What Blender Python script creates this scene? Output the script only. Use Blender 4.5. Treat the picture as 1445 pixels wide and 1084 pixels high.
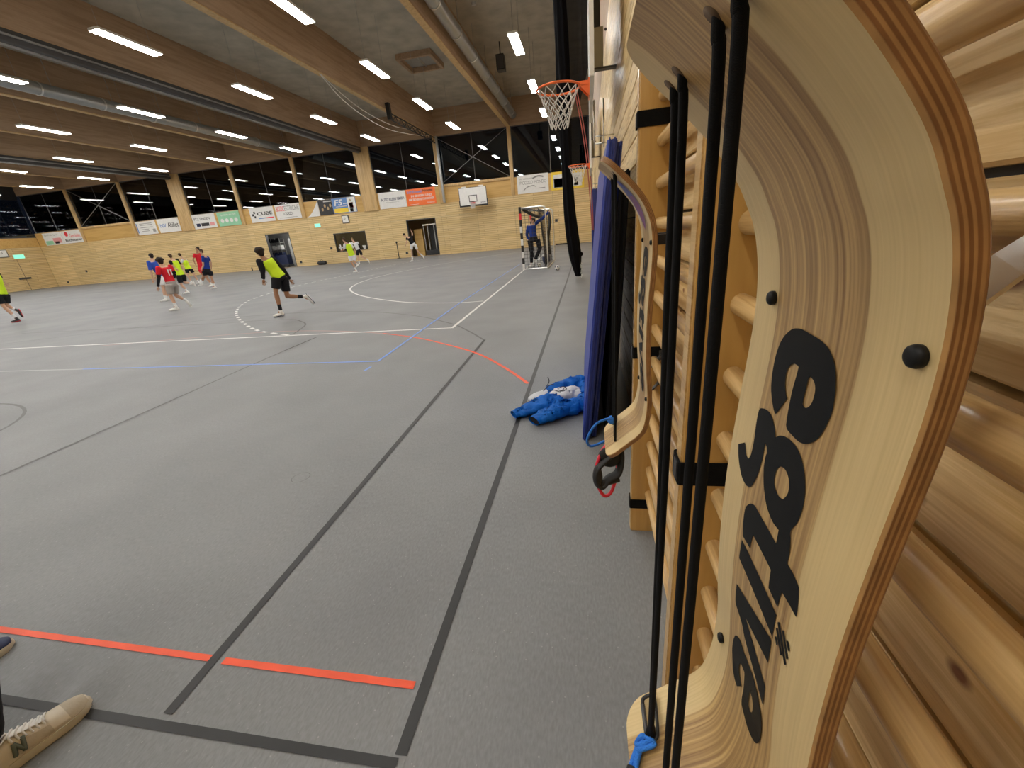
import bpy, bmesh, math, random
from mathutils import Vector, Matrix
for o in list(bpy.data.objects): bpy.data.objects.remove(o)
S=bpy.context.scene; COL=S.collection
random.seed(4)
# ------------------------------------------------------------------ camera, world, exposure
cd=bpy.data.cameras.new('camera'); cam=bpy.data.objects.new('camera',cd); COL.objects.link(cam)
cd.sensor_fit='HORIZONTAL'; cd.sensor_width=36.0; cd.lens=572.845/1445*36.0; cd.clip_start=.01; cd.clip_end=300
cam.matrix_world=Matrix(((0.98154851,0.01882468,0.19028442,0),(0.17061513,0.36307375,-0.91600651,0),(-0.08633081,0.93157022,0.35316273,1.35654),(0,0,0,1)))
S.camera=cam
wd=bpy.data.worlds.new('night'); S.world=wd; wd.use_nodes=True
wd.node_tree.nodes['Background'].inputs[0].default_value=(.006,.008,.014,1); wd.node_tree.nodes['Background'].inputs[1].default_value=.5
S.view_settings.view_transform='Standard'; S.view_settings.look='None'; S.view_settings.gamma=1; S.view_settings.use_curve_mapping=False
S.view_settings.exposure=0.55
LAMP=40.0
X0,X1,Y0,Y1,ZC,ZB=-51.9,.30,-8.2,32.93,9.95,8.23
# ------------------------------------------------------------------ materials
def nt(name):
    m=bpy.data.materials.new(name); m.use_nodes=True; t=m.node_tree
    return m,t,t.nodes['Principled BSDF']
def nd(t,k,**kw):
    n=t.nodes.new(k)
    for a,v in kw.items(): setattr(n,a,v)
    return n
def P(name,c,rough=.5,metal=0,spec=.5,bump=0,bscale=60,var=0,coat=0,vscale=6):
    m,t,b=nt(name); b.inputs['Base Color'].default_value=(*c,1); b.inputs['Roughness'].default_value=rough; b.inputs['Metallic'].default_value=metal
    b.inputs['Specular IOR Level'].default_value=spec; b.inputs['Coat Weight'].default_value=coat
    if bump or var:
        tc=nd(t,'ShaderNodeTexCoord')
    if var:
        n=nd(t,'ShaderNodeTexNoise'); n.inputs['Scale'].default_value=vscale; n.inputs['Detail'].default_value=5
        r=nd(t,'ShaderNodeValToRGB'); r.color_ramp.elements[0].position=.3; r.color_ramp.elements[1].position=.7
        r.color_ramp.elements[0].color=(*[v*(1-var) for v in c],1); r.color_ramp.elements[1].color=(*[min(1,v*(1+var)) for v in c],1)
        t.links.new(tc.outputs['Object'],n.inputs[0]); t.links.new(n.outputs[0],r.inputs[0]); t.links.new(r.outputs[0],b.inputs['Base Color'])
    if bump:
        n=nd(t,'ShaderNodeTexNoise'); n.inputs['Scale'].default_value=bscale; n.inputs['Detail'].default_value=4
        u=nd(t,'ShaderNodeBump'); u.inputs['Strength'].default_value=bump; u.inputs['Distance'].default_value=.01
        t.links.new(tc.outputs['Object'],n.inputs[0]); t.links.new(n.outputs[0],u.inputs['Height']); t.links.new(u.outputs[0],b.inputs['Normal'])
    return m
def wood(name,light,dark,axis='Y',rings=14,rough=.42,coat=.15,knots=True,vary=.12,contrast=(.25,.8),fine=90):
    m,t,b=nt(name); L=t.links
    tc=nd(t,'ShaderNodeTexCoord'); oi=nd(t,'ShaderNodeObjectInfo')
    sh=nd(t,'ShaderNodeVectorMath',operation='MULTIPLY_ADD'); 
    cmb=nd(t,'ShaderNodeCombineXYZ'); L.new(oi.outputs['Random'],cmb.inputs[0]); L.new(oi.outputs['Random'],cmb.inputs[1]); L.new(oi.outputs['Random'],cmb.inputs[2])
    L.new(cmb.outputs[0],sh.inputs[0]); sh.inputs[1].default_value=(7.3,11.7,5.1); L.new(tc.outputs['Object'],sh.inputs[2])
    mp=nd(t,'ShaderNodeMapping'); sc=[1,1,1]; sc['XYZ'.index(axis)]=.07; mp.inputs['Scale'].default_value=sc; L.new(sh.outputs[0],mp.inputs[0])
    n=nd(t,'ShaderNodeTexNoise'); n.inputs['Scale'].default_value=rings; n.inputs['Detail'].default_value=3; n.inputs['Distortion'].default_value=.6; L.new(mp.outputs[0],n.inputs[0])
    ml=nd(t,'ShaderNodeMath',operation='MULTIPLY'); ml.inputs[1].default_value=5.5; L.new(n.outputs[0],ml.inputs[0])
    fr=nd(t,'ShaderNodeMath',operation='PINGPONG'); fr.inputs[1].default_value=1; L.new(ml.outputs[0],fr.inputs[0])
    f=nd(t,'ShaderNodeTexNoise'); f.inputs['Scale'].default_value=fine; f.inputs['Detail'].default_value=4
    mp2=nd(t,'ShaderNodeMapping'); sc2=[1,1,1]; sc2['XYZ'.index(axis)]=.03; mp2.inputs['Scale'].default_value=sc2; L.new(sh.outputs[0],mp2.inputs[0]); L.new(mp2.outputs[0],f.inputs[0])
    mx=nd(t,'ShaderNodeMix'); mx.inputs['Factor'].default_value=.55; L.new(fr.outputs[0],mx.inputs['A']); L.new(f.outputs[0],mx.inputs['B'])
    r=nd(t,'ShaderNodeValToRGB'); e=r.color_ramp.elements; e[0].position=contrast[0]; e[1].position=contrast[1]; e[0].color=(*dark,1); e[1].color=(*light,1); L.new(mx.outputs[0],r.inputs[0])
    out=r.outputs[0]
    if knots:
        sx=nd(t,'ShaderNodeSeparateXYZ'); L.new(sh.outputs[0],sx.inputs[0]); ks=nd(t,'ShaderNodeMath',operation='MULTIPLY'); ks.inputs[1].default_value=.65; L.new(sx.outputs['XYZ'.index(axis)],ks.inputs[0])
        kc=nd(t,'ShaderNodeCombineXYZ'); L.new(ks.outputs[0],kc.inputs[0]); L.new(sx.outputs[{'X':2,'Y':2,'Z':0}[axis]],kc.inputs[1])
        v=nd(t,'ShaderNodeTexVoronoi',voronoi_dimensions='2D'); v.inputs['Scale'].default_value=7.5; L.new(kc.outputs[0],v.inputs[0])
        kr=nd(t,'ShaderNodeValToRGB'); kr.color_ramp.elements[0].position=.03; kr.color_ramp.elements[0].color=(.25,.12,.05,1); kr.color_ramp.elements[1].position=.075; kr.color_ramp.elements[1].color=(1,1,1,1); L.new(v.outputs['Distance'],kr.inputs[0])
        mm=nd(t,'ShaderNodeMix',data_type='RGBA',blend_type='MULTIPLY'); mm.inputs['Factor'].default_value=1; L.new(out,mm.inputs['A']); L.new(kr.outputs[0],mm.inputs['B']); out=mm.outputs['Result']
    hs=nd(t,'ShaderNodeHueSaturation'); mr=nd(t,'ShaderNodeMapRange'); mr.inputs[3].default_value=1-vary; mr.inputs[4].default_value=1+vary; L.new(oi.outputs['Random'],mr.inputs[0]); L.new(mr.outputs[0],hs.inputs['Value']); L.new(out,hs.inputs['Color'])
    L.new(hs.outputs[0],b.inputs['Base Color']); b.inputs['Roughness'].default_value=rough; b.inputs['Coat Weight'].default_value=coat; b.inputs['Coat Roughness'].default_value=.2
    u=nd(t,'ShaderNodeBump'); u.inputs['Strength'].default_value=.12; u.inputs['Distance'].default_value=.003; L.new(mx.outputs[0],u.inputs['Height']); L.new(u.outputs[0],b.inputs['Normal'])
    return m
M={}
M['plank']=wood('spruce plank',(.86,.655,.345),(.60,.395,.155),'Y',26,.42,.2,True,.12,(.30,.70),fine=420)
M['rung']=wood('shaded rung wood',(.66,.45,.20),(.44,.26,.09),'Y',40,.36,.3,False,.1,fine=420)  # same wood as the planks; shading of the rungs is in the colour
M['upright']=wood('lacquered upright',(.52,.31,.09),(.43,.24,.06),'Z',30,.34,.35,False,.04,(.1,.9))
M['glulam']=wood('brown timber beam',(.50,.355,.235),(.37,.25,.155),'Y',6,.6,0,False,.06)
M['column']=wood('spruce column',(.66,.46,.22),(.50,.32,.13),'Z',8,.5,.1,False,.06)
M['band']=wood('golden plywood band',(.66,.42,.14),(.54,.32,.09),'X',4,.45,.15,False,.05)
M['fascia']=wood('brown upper wall timber',(.48,.34,.22),(.37,.25,.155),'X',4,.6,0,False,.05)
def slatwall():
    m,t,b=nt('slatted timber panel'); L=t.links
    ge=nd(t,'ShaderNodeNewGeometry'); sp=nd(t,'ShaderNodeSeparateXYZ'); L.new(ge.outputs['Position'],sp.inputs[0])
    ad=nd(t,'ShaderNodeMath',operation='ADD'); L.new(sp.outputs[0],ad.inputs[0]); L.new(sp.outputs[1],ad.inputs[1])
    cb=nd(t,'ShaderNodeCombineXYZ'); L.new(ad.outputs[0],cb.inputs[0]); L.new(sp.outputs[2],cb.inputs[1])
    br=nd(t,'ShaderNodeTexBrick'); br.offset=.37; br.inputs['Scale'].default_value=1; br.inputs['Brick Width'].default_value=2.9; br.inputs['Row Height'].default_value=.145; br.inputs['Mortar Size'].default_value=.011; br.inputs['Mortar Smooth'].default_value=.2
    br.inputs['Color1'].default_value=(.75,.575,.30,1); br.inputs['Color2'].default_value=(.66,.48,.225,1); br.inputs['Mortar'].default_value=(.40,.25,.095,1); L.new(cb.outputs[0],br.inputs[0])
    n=nd(t,'ShaderNodeTexNoise'); n.inputs['Scale'].default_value=3; n.inputs['Detail'].default_value=5
    mp=nd(t,'ShaderNodeMapping'); mp.inputs['Scale'].default_value=(.25,6,1); L.new(cb.outputs[0],mp.inputs[0]); L.new(mp.outputs[0],n.inputs[0])
    mr=nd(t,'ShaderNodeMapRange'); mr.inputs[1].default_value=.3; mr.inputs[2].default_value=.7; mr.inputs[3].default_value=.86; mr.inputs[4].default_value=1.1; L.new(n.outputs[0],mr.inputs[0])
    oi=nd(t,'ShaderNodeObjectInfo'); m2=nd(t,'ShaderNodeMapRange'); m2.inputs[3].default_value=.93; m2.inputs[4].default_value=1.06; L.new(oi.outputs['Random'],m2.inputs[0])
    mu=nd(t,'ShaderNodeMath',operation='MULTIPLY'); L.new(mr.outputs[0],mu.inputs[0]); L.new(m2.outputs[0],mu.inputs[1])
    hs=nd(t,'ShaderNodeHueSaturation'); L.new(br.outputs[0],hs.inputs['Color']); L.new(mu.outputs[0],hs.inputs['Value']); L.new(hs.outputs[0],b.inputs['Base Color'])
    u=nd(t,'ShaderNodeBump'); u.invert=True; u.inputs['Strength'].default_value=.5; u.inputs['Distance'].default_value=.01; L.new(br.outputs['Fac'],u.inputs['Height']); L.new(u.outputs[0],b.inputs['Normal'])
    b.inputs['Roughness'].default_value=.5
    return m
M['slat']=slatwall()
def floormat():
    m,t,b=nt('grey sports linoleum'); L=t.links
    tc=nd(t,'ShaderNodeTexCoord')
    n=nd(t,'ShaderNodeTexNoise'); n.inputs['Scale'].default_value=1.3; n.inputs['Detail'].default_value=6; L.new(tc.outputs['Object'],n.inputs[0])
    n2=nd(t,'ShaderNodeTexNoise'); n2.inputs['Scale'].default_value=130; n2.inputs['Detail'].default_value=3
    mp=nd(t,'ShaderNodeMapping'); mp.inputs['Scale'].default_value=(1,.35,1); L.new(tc.outputs['Object'],mp.inputs[0]); L.new(mp.outputs[0],n2.inputs[0])
    r=nd(t,'ShaderNodeValToRGB'); r.color_ramp.elements[0].position=.3; r.color_ramp.elements[1].position=.72; r.color_ramp.elements[0].color=(.168,.174,.180,1); r.color_ramp.elements[1].color=(.214,.220,.226,1); L.new(n.outputs[0],r.inputs[0])
    mr=nd(t,'ShaderNodeMapRange'); mr.inputs[1].default_value=.3; mr.inputs[2].default_value=.7; mr.inputs[3].default_value=.88; mr.inputs[4].default_value=1.12; L.new(n2.outputs[0],mr.inputs[0])
    hs=nd(t,'ShaderNodeHueSaturation'); L.new(r.outputs[0],hs.inputs['Color']); L.new(mr.outputs[0],hs.inputs['Value'])
    v=nd(t,'ShaderNodeTexVoronoi'); v.inputs['Scale'].default_value=34; v.inputs['Randomness'].default_value=1; L.new(tc.outputs['Object'],v.inputs[0])
    lt=nd(t,'ShaderNodeMath',operation='LESS_THAN'); lt.inputs[1].default_value=.085; L.new(v.outputs['Distance'],lt.inputs[0])
    mx=nd(t,'ShaderNodeMix',data_type='RGBA'); mx.inputs['B'].default_value=(.36,.36,.35,1); L.new(hs.outputs[0],mx.inputs['A'])
    s=nd(t,'ShaderNodeMath',operation='MULTIPLY'); s.inputs[1].default_value=.55; L.new(lt.outputs[0],s.inputs[0]); L.new(s.outputs[0],mx.inputs['Factor'])
    L.new(mx.outputs['Result'],b.inputs['Base Color'])
    n3=nd(t,'ShaderNodeTexNoise'); n3.inputs['Scale'].default_value=.5; n3.inputs['Detail'].default_value=5; L.new(tc.outputs['Object'],n3.inputs[0])
    mr2=nd(t,'ShaderNodeMapRange'); mr2.inputs[3].default_value=.38; mr2.inputs[4].default_value=.58; L.new(n3.outputs[0],mr2.inputs[0]); L.new(mr2.outputs[0],b.inputs['Roughness'])
    b.inputs['Specular IOR Level'].default_value=.45
    u=nd(t,'ShaderNodeBump'); u.inputs['Strength'].default_value=.06; u.inputs['Distance'].default_value=.002; L.new(n2.outputs[0],u.inputs['Height']); L.new(u.outputs[0],b.inputs['Normal'])
    return m
M['floor']=floormat()
def boardface():
    m,t,b=nt('olive ash veneer'); L=t.links
    uv=nd(t,'ShaderNodeUVMap'); sp=nd(t,'ShaderNodeSeparateXYZ'); L.new(uv.outputs[0],sp.inputs[0])
    def noise(sx,sy,scale,det=3,dist=0):
        mp=nd(t,'ShaderNodeMapping'); mp.inputs['Scale'].default_value=(sx,sy,1); L.new(uv.outputs[0],mp.inputs[0])
        n=nd(t,'ShaderNodeTexNoise'); n.inputs['Scale'].default_value=scale; n.inputs['Detail'].default_value=det; n.inputs['Distortion'].default_value=dist; L.new(mp.outputs[0],n.inputs[0]); return n.outputs[0]
    w=noise(1,.9,2.2,2)
    wm=nd(t,'ShaderNodeMapRange'); wm.inputs[3].default_value=-.006; wm.inputs[4].default_value=.006; L.new(w,wm.inputs[0])
    ua=nd(t,'ShaderNodeMath',operation='ADD'); L.new(sp.outputs[0],ua.inputs[0]); L.new(wm.outputs[0],ua.inputs[1])
    cb=nd(t,'ShaderNodeCombineXYZ'); L.new(ua.outputs[0],cb.inputs[0]); yy=nd(t,'ShaderNodeMath',operation='MULTIPLY'); yy.inputs[1].default_value=.012; L.new(sp.outputs[1],yy.inputs[0]); L.new(yy.outputs[0],cb.inputs[1])
    n1=nd(t,'ShaderNodeTexNoise'); n1.inputs['Scale'].default_value=260; n1.inputs['Detail'].default_value=4; L.new(cb.outputs[0],n1.inputs[0])
    r1=nd(t,'ShaderNodeValToRGB'); e=r1.color_ramp.elements; e[0].position=.33; e[0].color=(.255,.14,.05,1); e[1].position=.66; e[1].color=(.54,.36,.145,1); L.new(n1.outputs[0],r1.inputs[0])
    n2=nd(t,'ShaderNodeTexNoise'); n2.inputs['Scale'].default_value=420; n2.inputs['Detail'].default_value=2; L.new(cb.outputs[0],n2.inputs[0])
    r2=nd(t,'ShaderNodeValToRGB'); e=r2.color_ramp.elements; e[0].position=.25; e[0].color=(.57,.42,.195,1); e[1].position=.75; e[1].color=(.66,.50,.245,1); L.new(n2.outputs[0],r2.inputs[0])
    # heartwood band between u=.052 and u=.163
    d=nd(t,'ShaderNodeMath',operation='SUBTRACT'); d.inputs[1].default_value=.1075; L.new(ua.outputs[0],d.inputs[0])
    a=nd(t,'ShaderNodeMath',operation='ABSOLUTE'); L.new(d.outputs[0],a.inputs[0])
    mr=nd(t,'ShaderNodeMapRange'); mr.inputs[1].default_value=.0548; mr.inputs[2].default_value=.0562; mr.inputs[3].default_value=1; mr.inputs[4].default_value=0; L.new(a.outputs[0],mr.inputs[0])
    mx=nd(t,'ShaderNodeMix',data_type='RGBA'); L.new(mr.outputs[0],mx.inputs['Factor']); L.new(r2.outputs[0],mx.inputs['A']); L.new(r1.outputs[0],mx.inputs['B'])
    sp2=noise(60,1.2,9,4); s3=nd(t,'ShaderNodeMapRange'); s3.inputs[3].default_value=.93; s3.inputs[4].default_value=1.05; L.new(sp2,s3.inputs[0])
    hs=nd(t,'ShaderNodeHueSaturation'); L.new(mx.outputs['Result'],hs.inputs['Color']); L.new(s3.outputs[0],hs.inputs['Value']); L.new(hs.outputs[0],b.inputs['Base Color'])
    b.inputs['Roughness'].default_value=.45; b.inputs['Coat Weight'].default_value=.12; b.inputs['Coat Roughness'].default_value=.3
    return m
M['boardface']=boardface()
def plyedge():
    m,t,b=nt('plywood edge'); L=t.links
    uv=nd(t,'ShaderNodeUVMap'); sp=nd(t,'ShaderNodeSeparateXYZ'); L.new(uv.outputs[0],sp.inputs[0])
    mp=nd(t,'ShaderNodeMapping'); mp.inputs['Scale'].default_value=(.2,14,1); L.new(uv.outputs[0],mp.inputs[0])
    n=nd(t,'ShaderNodeTexNoise'); n.inputs['Scale'].default_value=3; n.inputs['Detail'].default_value=4; L.new(mp.outputs[0],n.inputs[0])
    r=nd(t,'ShaderNodeValToRGB'); r.color_ramp.interpolation='LINEAR'
    cs=[(0,(.40,.22,.075)),(.10,(.40,.22,.075)),(.13,(.20,.085,.025)),(.22,(.21,.09,.028)),(.25,(.36,.19,.065)),(.33,(.34,.175,.06)),(.36,(.17,.07,.02)),(.45,(.18,.075,.022)),(.48,(.36,.19,.065)),(.55,(.35,.18,.06)),(.58,(.19,.08,.024)),(.68,(.2,.085,.026)),(.71,(.34,.18,.062)),(.80,(.33,.17,.058)),(.83,(.22,.10,.032)),(1,(.27,.13,.045))]
    e=r.color_ramp.elements; e[0].position=0; e[0].color=(*cs[0][1],1); e[1].position=1; e[1].color=(*cs[-1][1],1)
    for p,c in cs[1:-1]: x=e.new(p); x.color=(*c,1)
    L.new(sp.outputs[0],r.inputs[0])
    mr=nd(t,'ShaderNodeMapRange'); mr.inputs[1].default_value=.3; mr.inputs[2].default_value=.7; mr.inputs[3].default_value=.75; mr.inputs[4].default_value=1.2; L.new(n.outputs[0],mr.inputs[0])
    hs=nd(t,'ShaderNodeHueSaturation'); L.new(r.outputs[0],hs.inputs['Color']); L.new(mr.outputs[0],hs.inputs['Value']); L.new(hs.outputs[0],b.inputs['Base Color']); b.inputs['Roughness'].default_value=.5
    return m
M['plyedge']=plyedge()
def cordmat():
    m,t,b=nt('black braided elastic'); L=t.links
    tc=nd(t,'ShaderNodeTexCoord'); mp=nd(t,'ShaderNodeMapping'); mp.inputs['Scale'].default_value=(700,700,1100); L.new(tc.outputs['Object'],mp.inputs[0])
    w=nd(t,'ShaderNodeTexWave'); w.bands_direction='DIAGONAL'; w.inputs['Scale'].default_value=1; L.new(mp.outputs[0],w.inputs[0])
    u=nd(t,'ShaderNodeBump'); u.inputs['Strength'].default_value=.7; u.inputs['Distance'].default_value=.001; L.new(w.outputs['Fac'],u.inputs['Height']); L.new(u.outputs[0],b.inputs['Normal'])
    b.inputs['Base Color'].default_value=(.005,.005,.0055,1); b.inputs['Roughness'].default_value=.7; b.inputs['Specular IOR Level'].default_value=.16
    return m
M['cord']=cordmat()
def glass(name,tint=(.55,.6,.62)):
    m,t,b=nt(name); L=t.links; t.nodes.remove(b)
    o=t.nodes['Material Output']; tr=nd(t,'ShaderNodeBsdfTransparent'); tr.inputs[0].default_value=(*tint,1); g=nd(t,'ShaderNodeBsdfGlossy'); g.inputs['Roughness'].default_value=.0
    f=nd(t,'ShaderNodeFresnel'); f.inputs[0].default_value=1.75; x=nd(t,'ShaderNodeMixShader'); L.new(f.outputs[0],x.inputs[0]); L.new(tr.outputs[0],x.inputs[1]); L.new(g.outputs[0],x.inputs[2]); L.new(x.outputs[0],o.inputs[0])
    return m
M['glass']=glass('window glass')
def emit(name,c,s):
    m,t,b=nt(name); b.inputs['Base Color'].default_value=(*c,1); b.inputs['Emission Color'].default_value=(*c,1); b.inputs['Emission Strength'].default_value=s; return m
M['lamp']=emit('lit diffuser',(1.0,.975,.93),LAMP)
M['exit']=emit('lit exit sign',(.25,.85,.62),.55)
def netmat(name,c,a):
    m,t,b=nt(name); b.inputs['Base Color'].default_value=(*c,1); b.inputs['Roughness'].default_value=.9; b.inputs['Alpha'].default_value=a; b.inputs['Specular IOR Level'].default_value=.1; return m
M['veil']=netmat('fine black netting',(.02,.02,.022),.86)
def lines(name,c): return P(name,c,.45,0,.4,var=.08,vscale=9)
M['bracketsteel']=P('brushed plate steel',(.9,.9,.88),.33,1)
M['l_blk']=lines('black line paint',(.018,.018,.018)); M['l_wht']=lines('white line paint',(.72,.72,.70)); M['l_red']=lines('orange red line paint',(.86,.10,.035)); M['l_red2']=lines('faded red line',(.42,.23,.21)); M['l_blu']=lines('blue line paint',(.16,.30,.72)); M['l_wrn']=lines('worn black line',(.075,.075,.075)); M['l_fnt']=lines('faint worn line',(.36,.36,.38))
for k,c,r,me in (('white',(.78,.78,.76),.5,0),('black',(.012,.012,.013),.5,0),('dark',(.03,.03,.033),.5,0),('steel',(.74,.74,.72),.32,1),('zinc',(.42,.43,.43),.42,.85),('darksteel',(.085,.085,.088),.45,.4),('orange',(.90,.17,.03),.35,0),('red',(.75,.03,.04),.5,0),('navy',(.012,.022,.075),.6,0),('grey',(.3,.3,.29),.6,0),('ltgrey',(.55,.55,.53),.6,0),('rubber',(.010,.010,.010),.6,0),('eye',(.02,.015,.012),.3,0),('green',(.30,.62,.40),.5,0),('yellow',(.85,.62,.05),.5,0),('blueprint',(.12,.25,.55),.5,0),('cyan',(.03,.16,.62),.5,0),('pink',(.75,.33,.33),.5,0),('tan',(.45,.32,.16),.6,0)):
    M[k]=P(k+' finish',c,r,me,bump=.03 if not me else 0,bscale=200,var=.04)
M['ceil']=P('grey ceiling panel',(.46,.43,.36),.8,0,.2,bump=.15,bscale=9,var=.16,vscale=1.4)
M['mat']=P('blue vinyl mat cover',(.022,.048,.31),.42,0,.5,bump=.12,bscale=70,var=.12)
M['mat2']=P('shaded blue vinyl side',(.012,.026,.18),.45,0,.5,bump=.12,bscale=70,var=.12)  # the mat cover's blue again, darker, with shade put into the colour
M['jacket']=P('blue nylon',(.001,.105,.44),.6,0,.2,bump=.6,bscale=38,var=.12,vscale=12)
M['jlining']=P('pale lining',(.62,.63,.64),.6,0,.4,bump=.25,bscale=45,var=.1)
M['cloth_bib']=P('neon yellow bib mesh',(.62,.86,.03),.7,0,.2,bump=.2,bscale=40,var=.06)
M['cloth_blue']=P('royal blue shirt',(.035,.085,.42),.8,0,.2,bump=.2,bscale=40); M['cloth_navy']=P('navy blue shirt',(.014,.04,.24),.8,0,.2,bump=.2,bscale=40)
M['cloth_red']=P('red shirt',(.66,.02,.035),.75,0,.2,bump=.2,bscale=40); M['cloth_black']=P('black cloth',(.012,.012,.016),.8,0,.2,bump=.2,bscale=40); M['cloth_white']=P('white cloth',(.72,.73,.75),.8,0,.2,bump=.2,bscale=40); M['cloth_grey']=P('grey cloth',(.36,.33,.31),.8,0,.2,bump=.2,bscale=40); M['cloth_dkgrey']=P('charcoal grey sleeve',(.14,.15,.17),.8,0,.2,bump=.2,bscale=40)
for k,c in (('skin1',(.52,.30,.20)),('skin2',(.36,.19,.11)),('skin3',(.60,.37,.26))): M[k]=P('skin tone '+k[-1],c,.55,0,.4)
for k,c in (('hair1',(.022,.015,.010)),('hair2',(.07,.04,.02)),('hair3',(.33,.22,.10))): M[k]=P('hair '+k[-1],c,.7,0,.3,bump=.6,bscale=55)
M['cream']=P('cream leather',(.66,.60,.48),.55,0,.4,bump=.1,bscale=60,var=.08); M['beige']=P('beige suede',(.50,.44,.34),.8,0,.2,bump=.2,bscale=90,var=.1); M['sole']=P('off white sole',(.60,.55,.43),.6,0,.3); M['sage']=P('grey green suede',(.13,.15,.12),.8,0,.2)
M['blucord']=P('blue paracord',(.03,.20,.72),.6,0,.3,bump=.5,bscale=500); M['redcord']=P('red rubber tube',(.72,.02,.05),.4); M['rope']=P('white rope',(.75,.73,.68),.8); M['redrope']=P('dull red rope',(.40,.10,.08),.8)
M['decal']=P('matt black print',(.0055,.006,.0065),.55,0,.18)
M['blackfab']=P('matt black fabric',(.006,.006,.007),.95,0,.08)
M['plywd']=P('grey green painted board',(.62,.60,.47),.6,0,.3,var=.08); M['rearblk']=P('bolt rubber',(.006,.006,.006),.5,0,.25); M['strapblk']=P('black webbing',(.005,.005,.005),.85,0,.12,bump=.3,bscale=400)
M['woodplain']=P('pale wood edge',(.62,.47,.27),.45,var=.1)
# ------------------------------------------------------------------ geometry helpers
WL={}
class MB:
    def __init__(s): s.v=[];s.f=[];s.m=[];s.uv={}
    def add(s,vs,fs,mi=0):
        o=len(s.v); s.v+= [tuple(v) for v in vs]
        for f in fs: s.f.append([i+o for i in f]); s.m.append(mi)
    def box(s,x0,x1,y0,y1,z0,z1,mi=0,M4=None):
        vs=[Vector(p) for p in ((x0,y0,z0),(x1,y0,z0),(x1,y1,z0),(x0,y1,z0),(x0,y0,z1),(x1,y0,z1),(x1,y1,z1),(x0,y1,z1))]
        if M4: vs=[M4@v for v in vs]
        s.add(vs,[(3,2,1,0),(4,5,6,7),(0,1,5,4),(1,2,6,5),(2,3,7,6),(3,0,4,7)],mi); return s
    def tube(s,pts,r,n=8,mi=0,caps=True,closed=False,sq=None,up=None):
        pts=[Vector(p) for p in pts]; k=len(pts)
        if not hasattr(r,'__len__'): r=[r]*k
        tan=[]
        for i in range(k):
            if closed: d=pts[(i+1)%k]-pts[i-1]
            else: d=pts[min(i+1,k-1)]-pts[max(i-1,0)]
            tan.append(d.normalized() if d.length>1e-9 else Vector((0,0,1)))
        u=Vector(up) if up else (Vector((0,0,1)) if abs(tan[0].z)<.9 else Vector((1,0,0)))
        rings=[]; ref=(u-tan[0]*u.dot(tan[0])).normalized()
        for i in range(k):
            ref=ref-tan[i]*ref.dot(tan[i])
            if ref.length<1e-6: ref=tan[i].orthogonal()
            ref.normalize(); b=tan[i].cross(ref)
            rr=r[i]; ra,rb=(rr if hasattr(rr,'__len__') else (rr,rr))
            rings.append([pts[i]+ref*ra*math.cos(2*math.pi*j/n)+b*rb*math.sin(2*math.pi*j/n) for j in range(n)])
        vs=[p for q in rings for p in q]; fs=[]
        for i in range(k if closed else k-1):
            a=i*n; c=((i+1)%k)*n
            for j in range(n): fs.append((a+j,a+(j+1)%n,c+(j+1)%n,c+j))
        if caps and not closed: fs+=[tuple(range(n))[::-1],tuple((k-1)*n+j for j in range(n))]
        s.add(vs,fs,mi); return s
    def ell(s,c,A,n=12,k=8,mi=0):
        c=Vector(c); a,b,d=[Vector(q) for q in A]; vs=[c+d]
        for i in range(1,k):
            t=math.pi*i/k
            for j in range(n):
                p=2*math.pi*j/n; vs.append(c+d*math.cos(t)+(a*math.cos(p)+b*math.sin(p))*math.sin(t))
        vs.append(c-d); fs=[]
        for j in range(n): fs.append((0,1+j,1+(j+1)%n))
        for i in range(k-2):
            for j in range(n): q=1+i*n; fs.append((q+j,q+n+j,q+n+(j+1)%n,q+(j+1)%n))
        q=1+(k-2)*n
        for j in range(n): fs.append((q+j,len(vs)-1,q+(j+1)%n))
        s.add(vs,fs,mi); return s
    def loft(s,secs,n=14,mi=0):
        # secs: (center, lateral unit, depth unit, rl, rd)
        vs=[];k=len(secs)
        for c,l,d,a,b in secs: vs+=[c+l*a*math.cos(2*math.pi*j/n)+d*b*math.sin(2*math.pi*j/n) for j in range(n)]
        fs=[]
        for i in range(k-1):
            for j in range(n): fs.append((i*n+j,i*n+(j+1)%n,(i+1)*n+(j+1)%n,(i+1)*n+j))
        fs+=[tuple(range(n))[::-1],tuple((k-1)*n+j for j in range(n))]
        s.add(vs,fs,mi); return s
def wloc(o): return WL.get(o.name,Vector((0,0,0))) if o else Vector((0,0,0))
def link(name,me,parent):
    o=bpy.data.objects.new(name,me); COL.objects.link(o)
    if parent: o.parent=parent
    WL[o.name]=wloc(parent); return o
def obj(name,mb,mats,parent=None,smooth=False,label=None,fixn=True):
    off=wloc(parent); me=bpy.data.meshes.new(name)
    me.from_pydata([Vector(v)-off for v in mb.v],[],mb.f)
    if not isinstance(mats,(list,tuple)): mats=[mats]
    for m in mats: me.materials.append(m)
    if len(mats)>1: me.polygons.foreach_set('material_index',mb.m)
    if fixn:
        bm=bmesh.new(); bm.from_mesh(me); bmesh.ops.recalc_face_normals(bm,faces=bm.faces); bm.to_mesh(me); bm.free()
    if smooth is True: me.polygons.foreach_set('use_smooth',[True]*len(me.polygons))
    me.update()
    o=link(name,me,parent)
    if smooth=='auto':
        me.polygons.foreach_set('use_smooth',[True]*len(me.polygons)); me.set_sharp_from_angle(angle=math.radians(38))
    if label: o['label']=label
    return o
def tag(o,label,cat,group=None):
    o['label']=label; o['category']=cat
    if group: o['group']=group
    return o
def thing(name,loc,label,cat,group=None):
    o=bpy.data.objects.new(name,None); COL.objects.link(o); o.location=loc; o.empty_display_size=.05; WL[o.name]=Vector(loc)
    return tag(o,label,cat,group)
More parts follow.
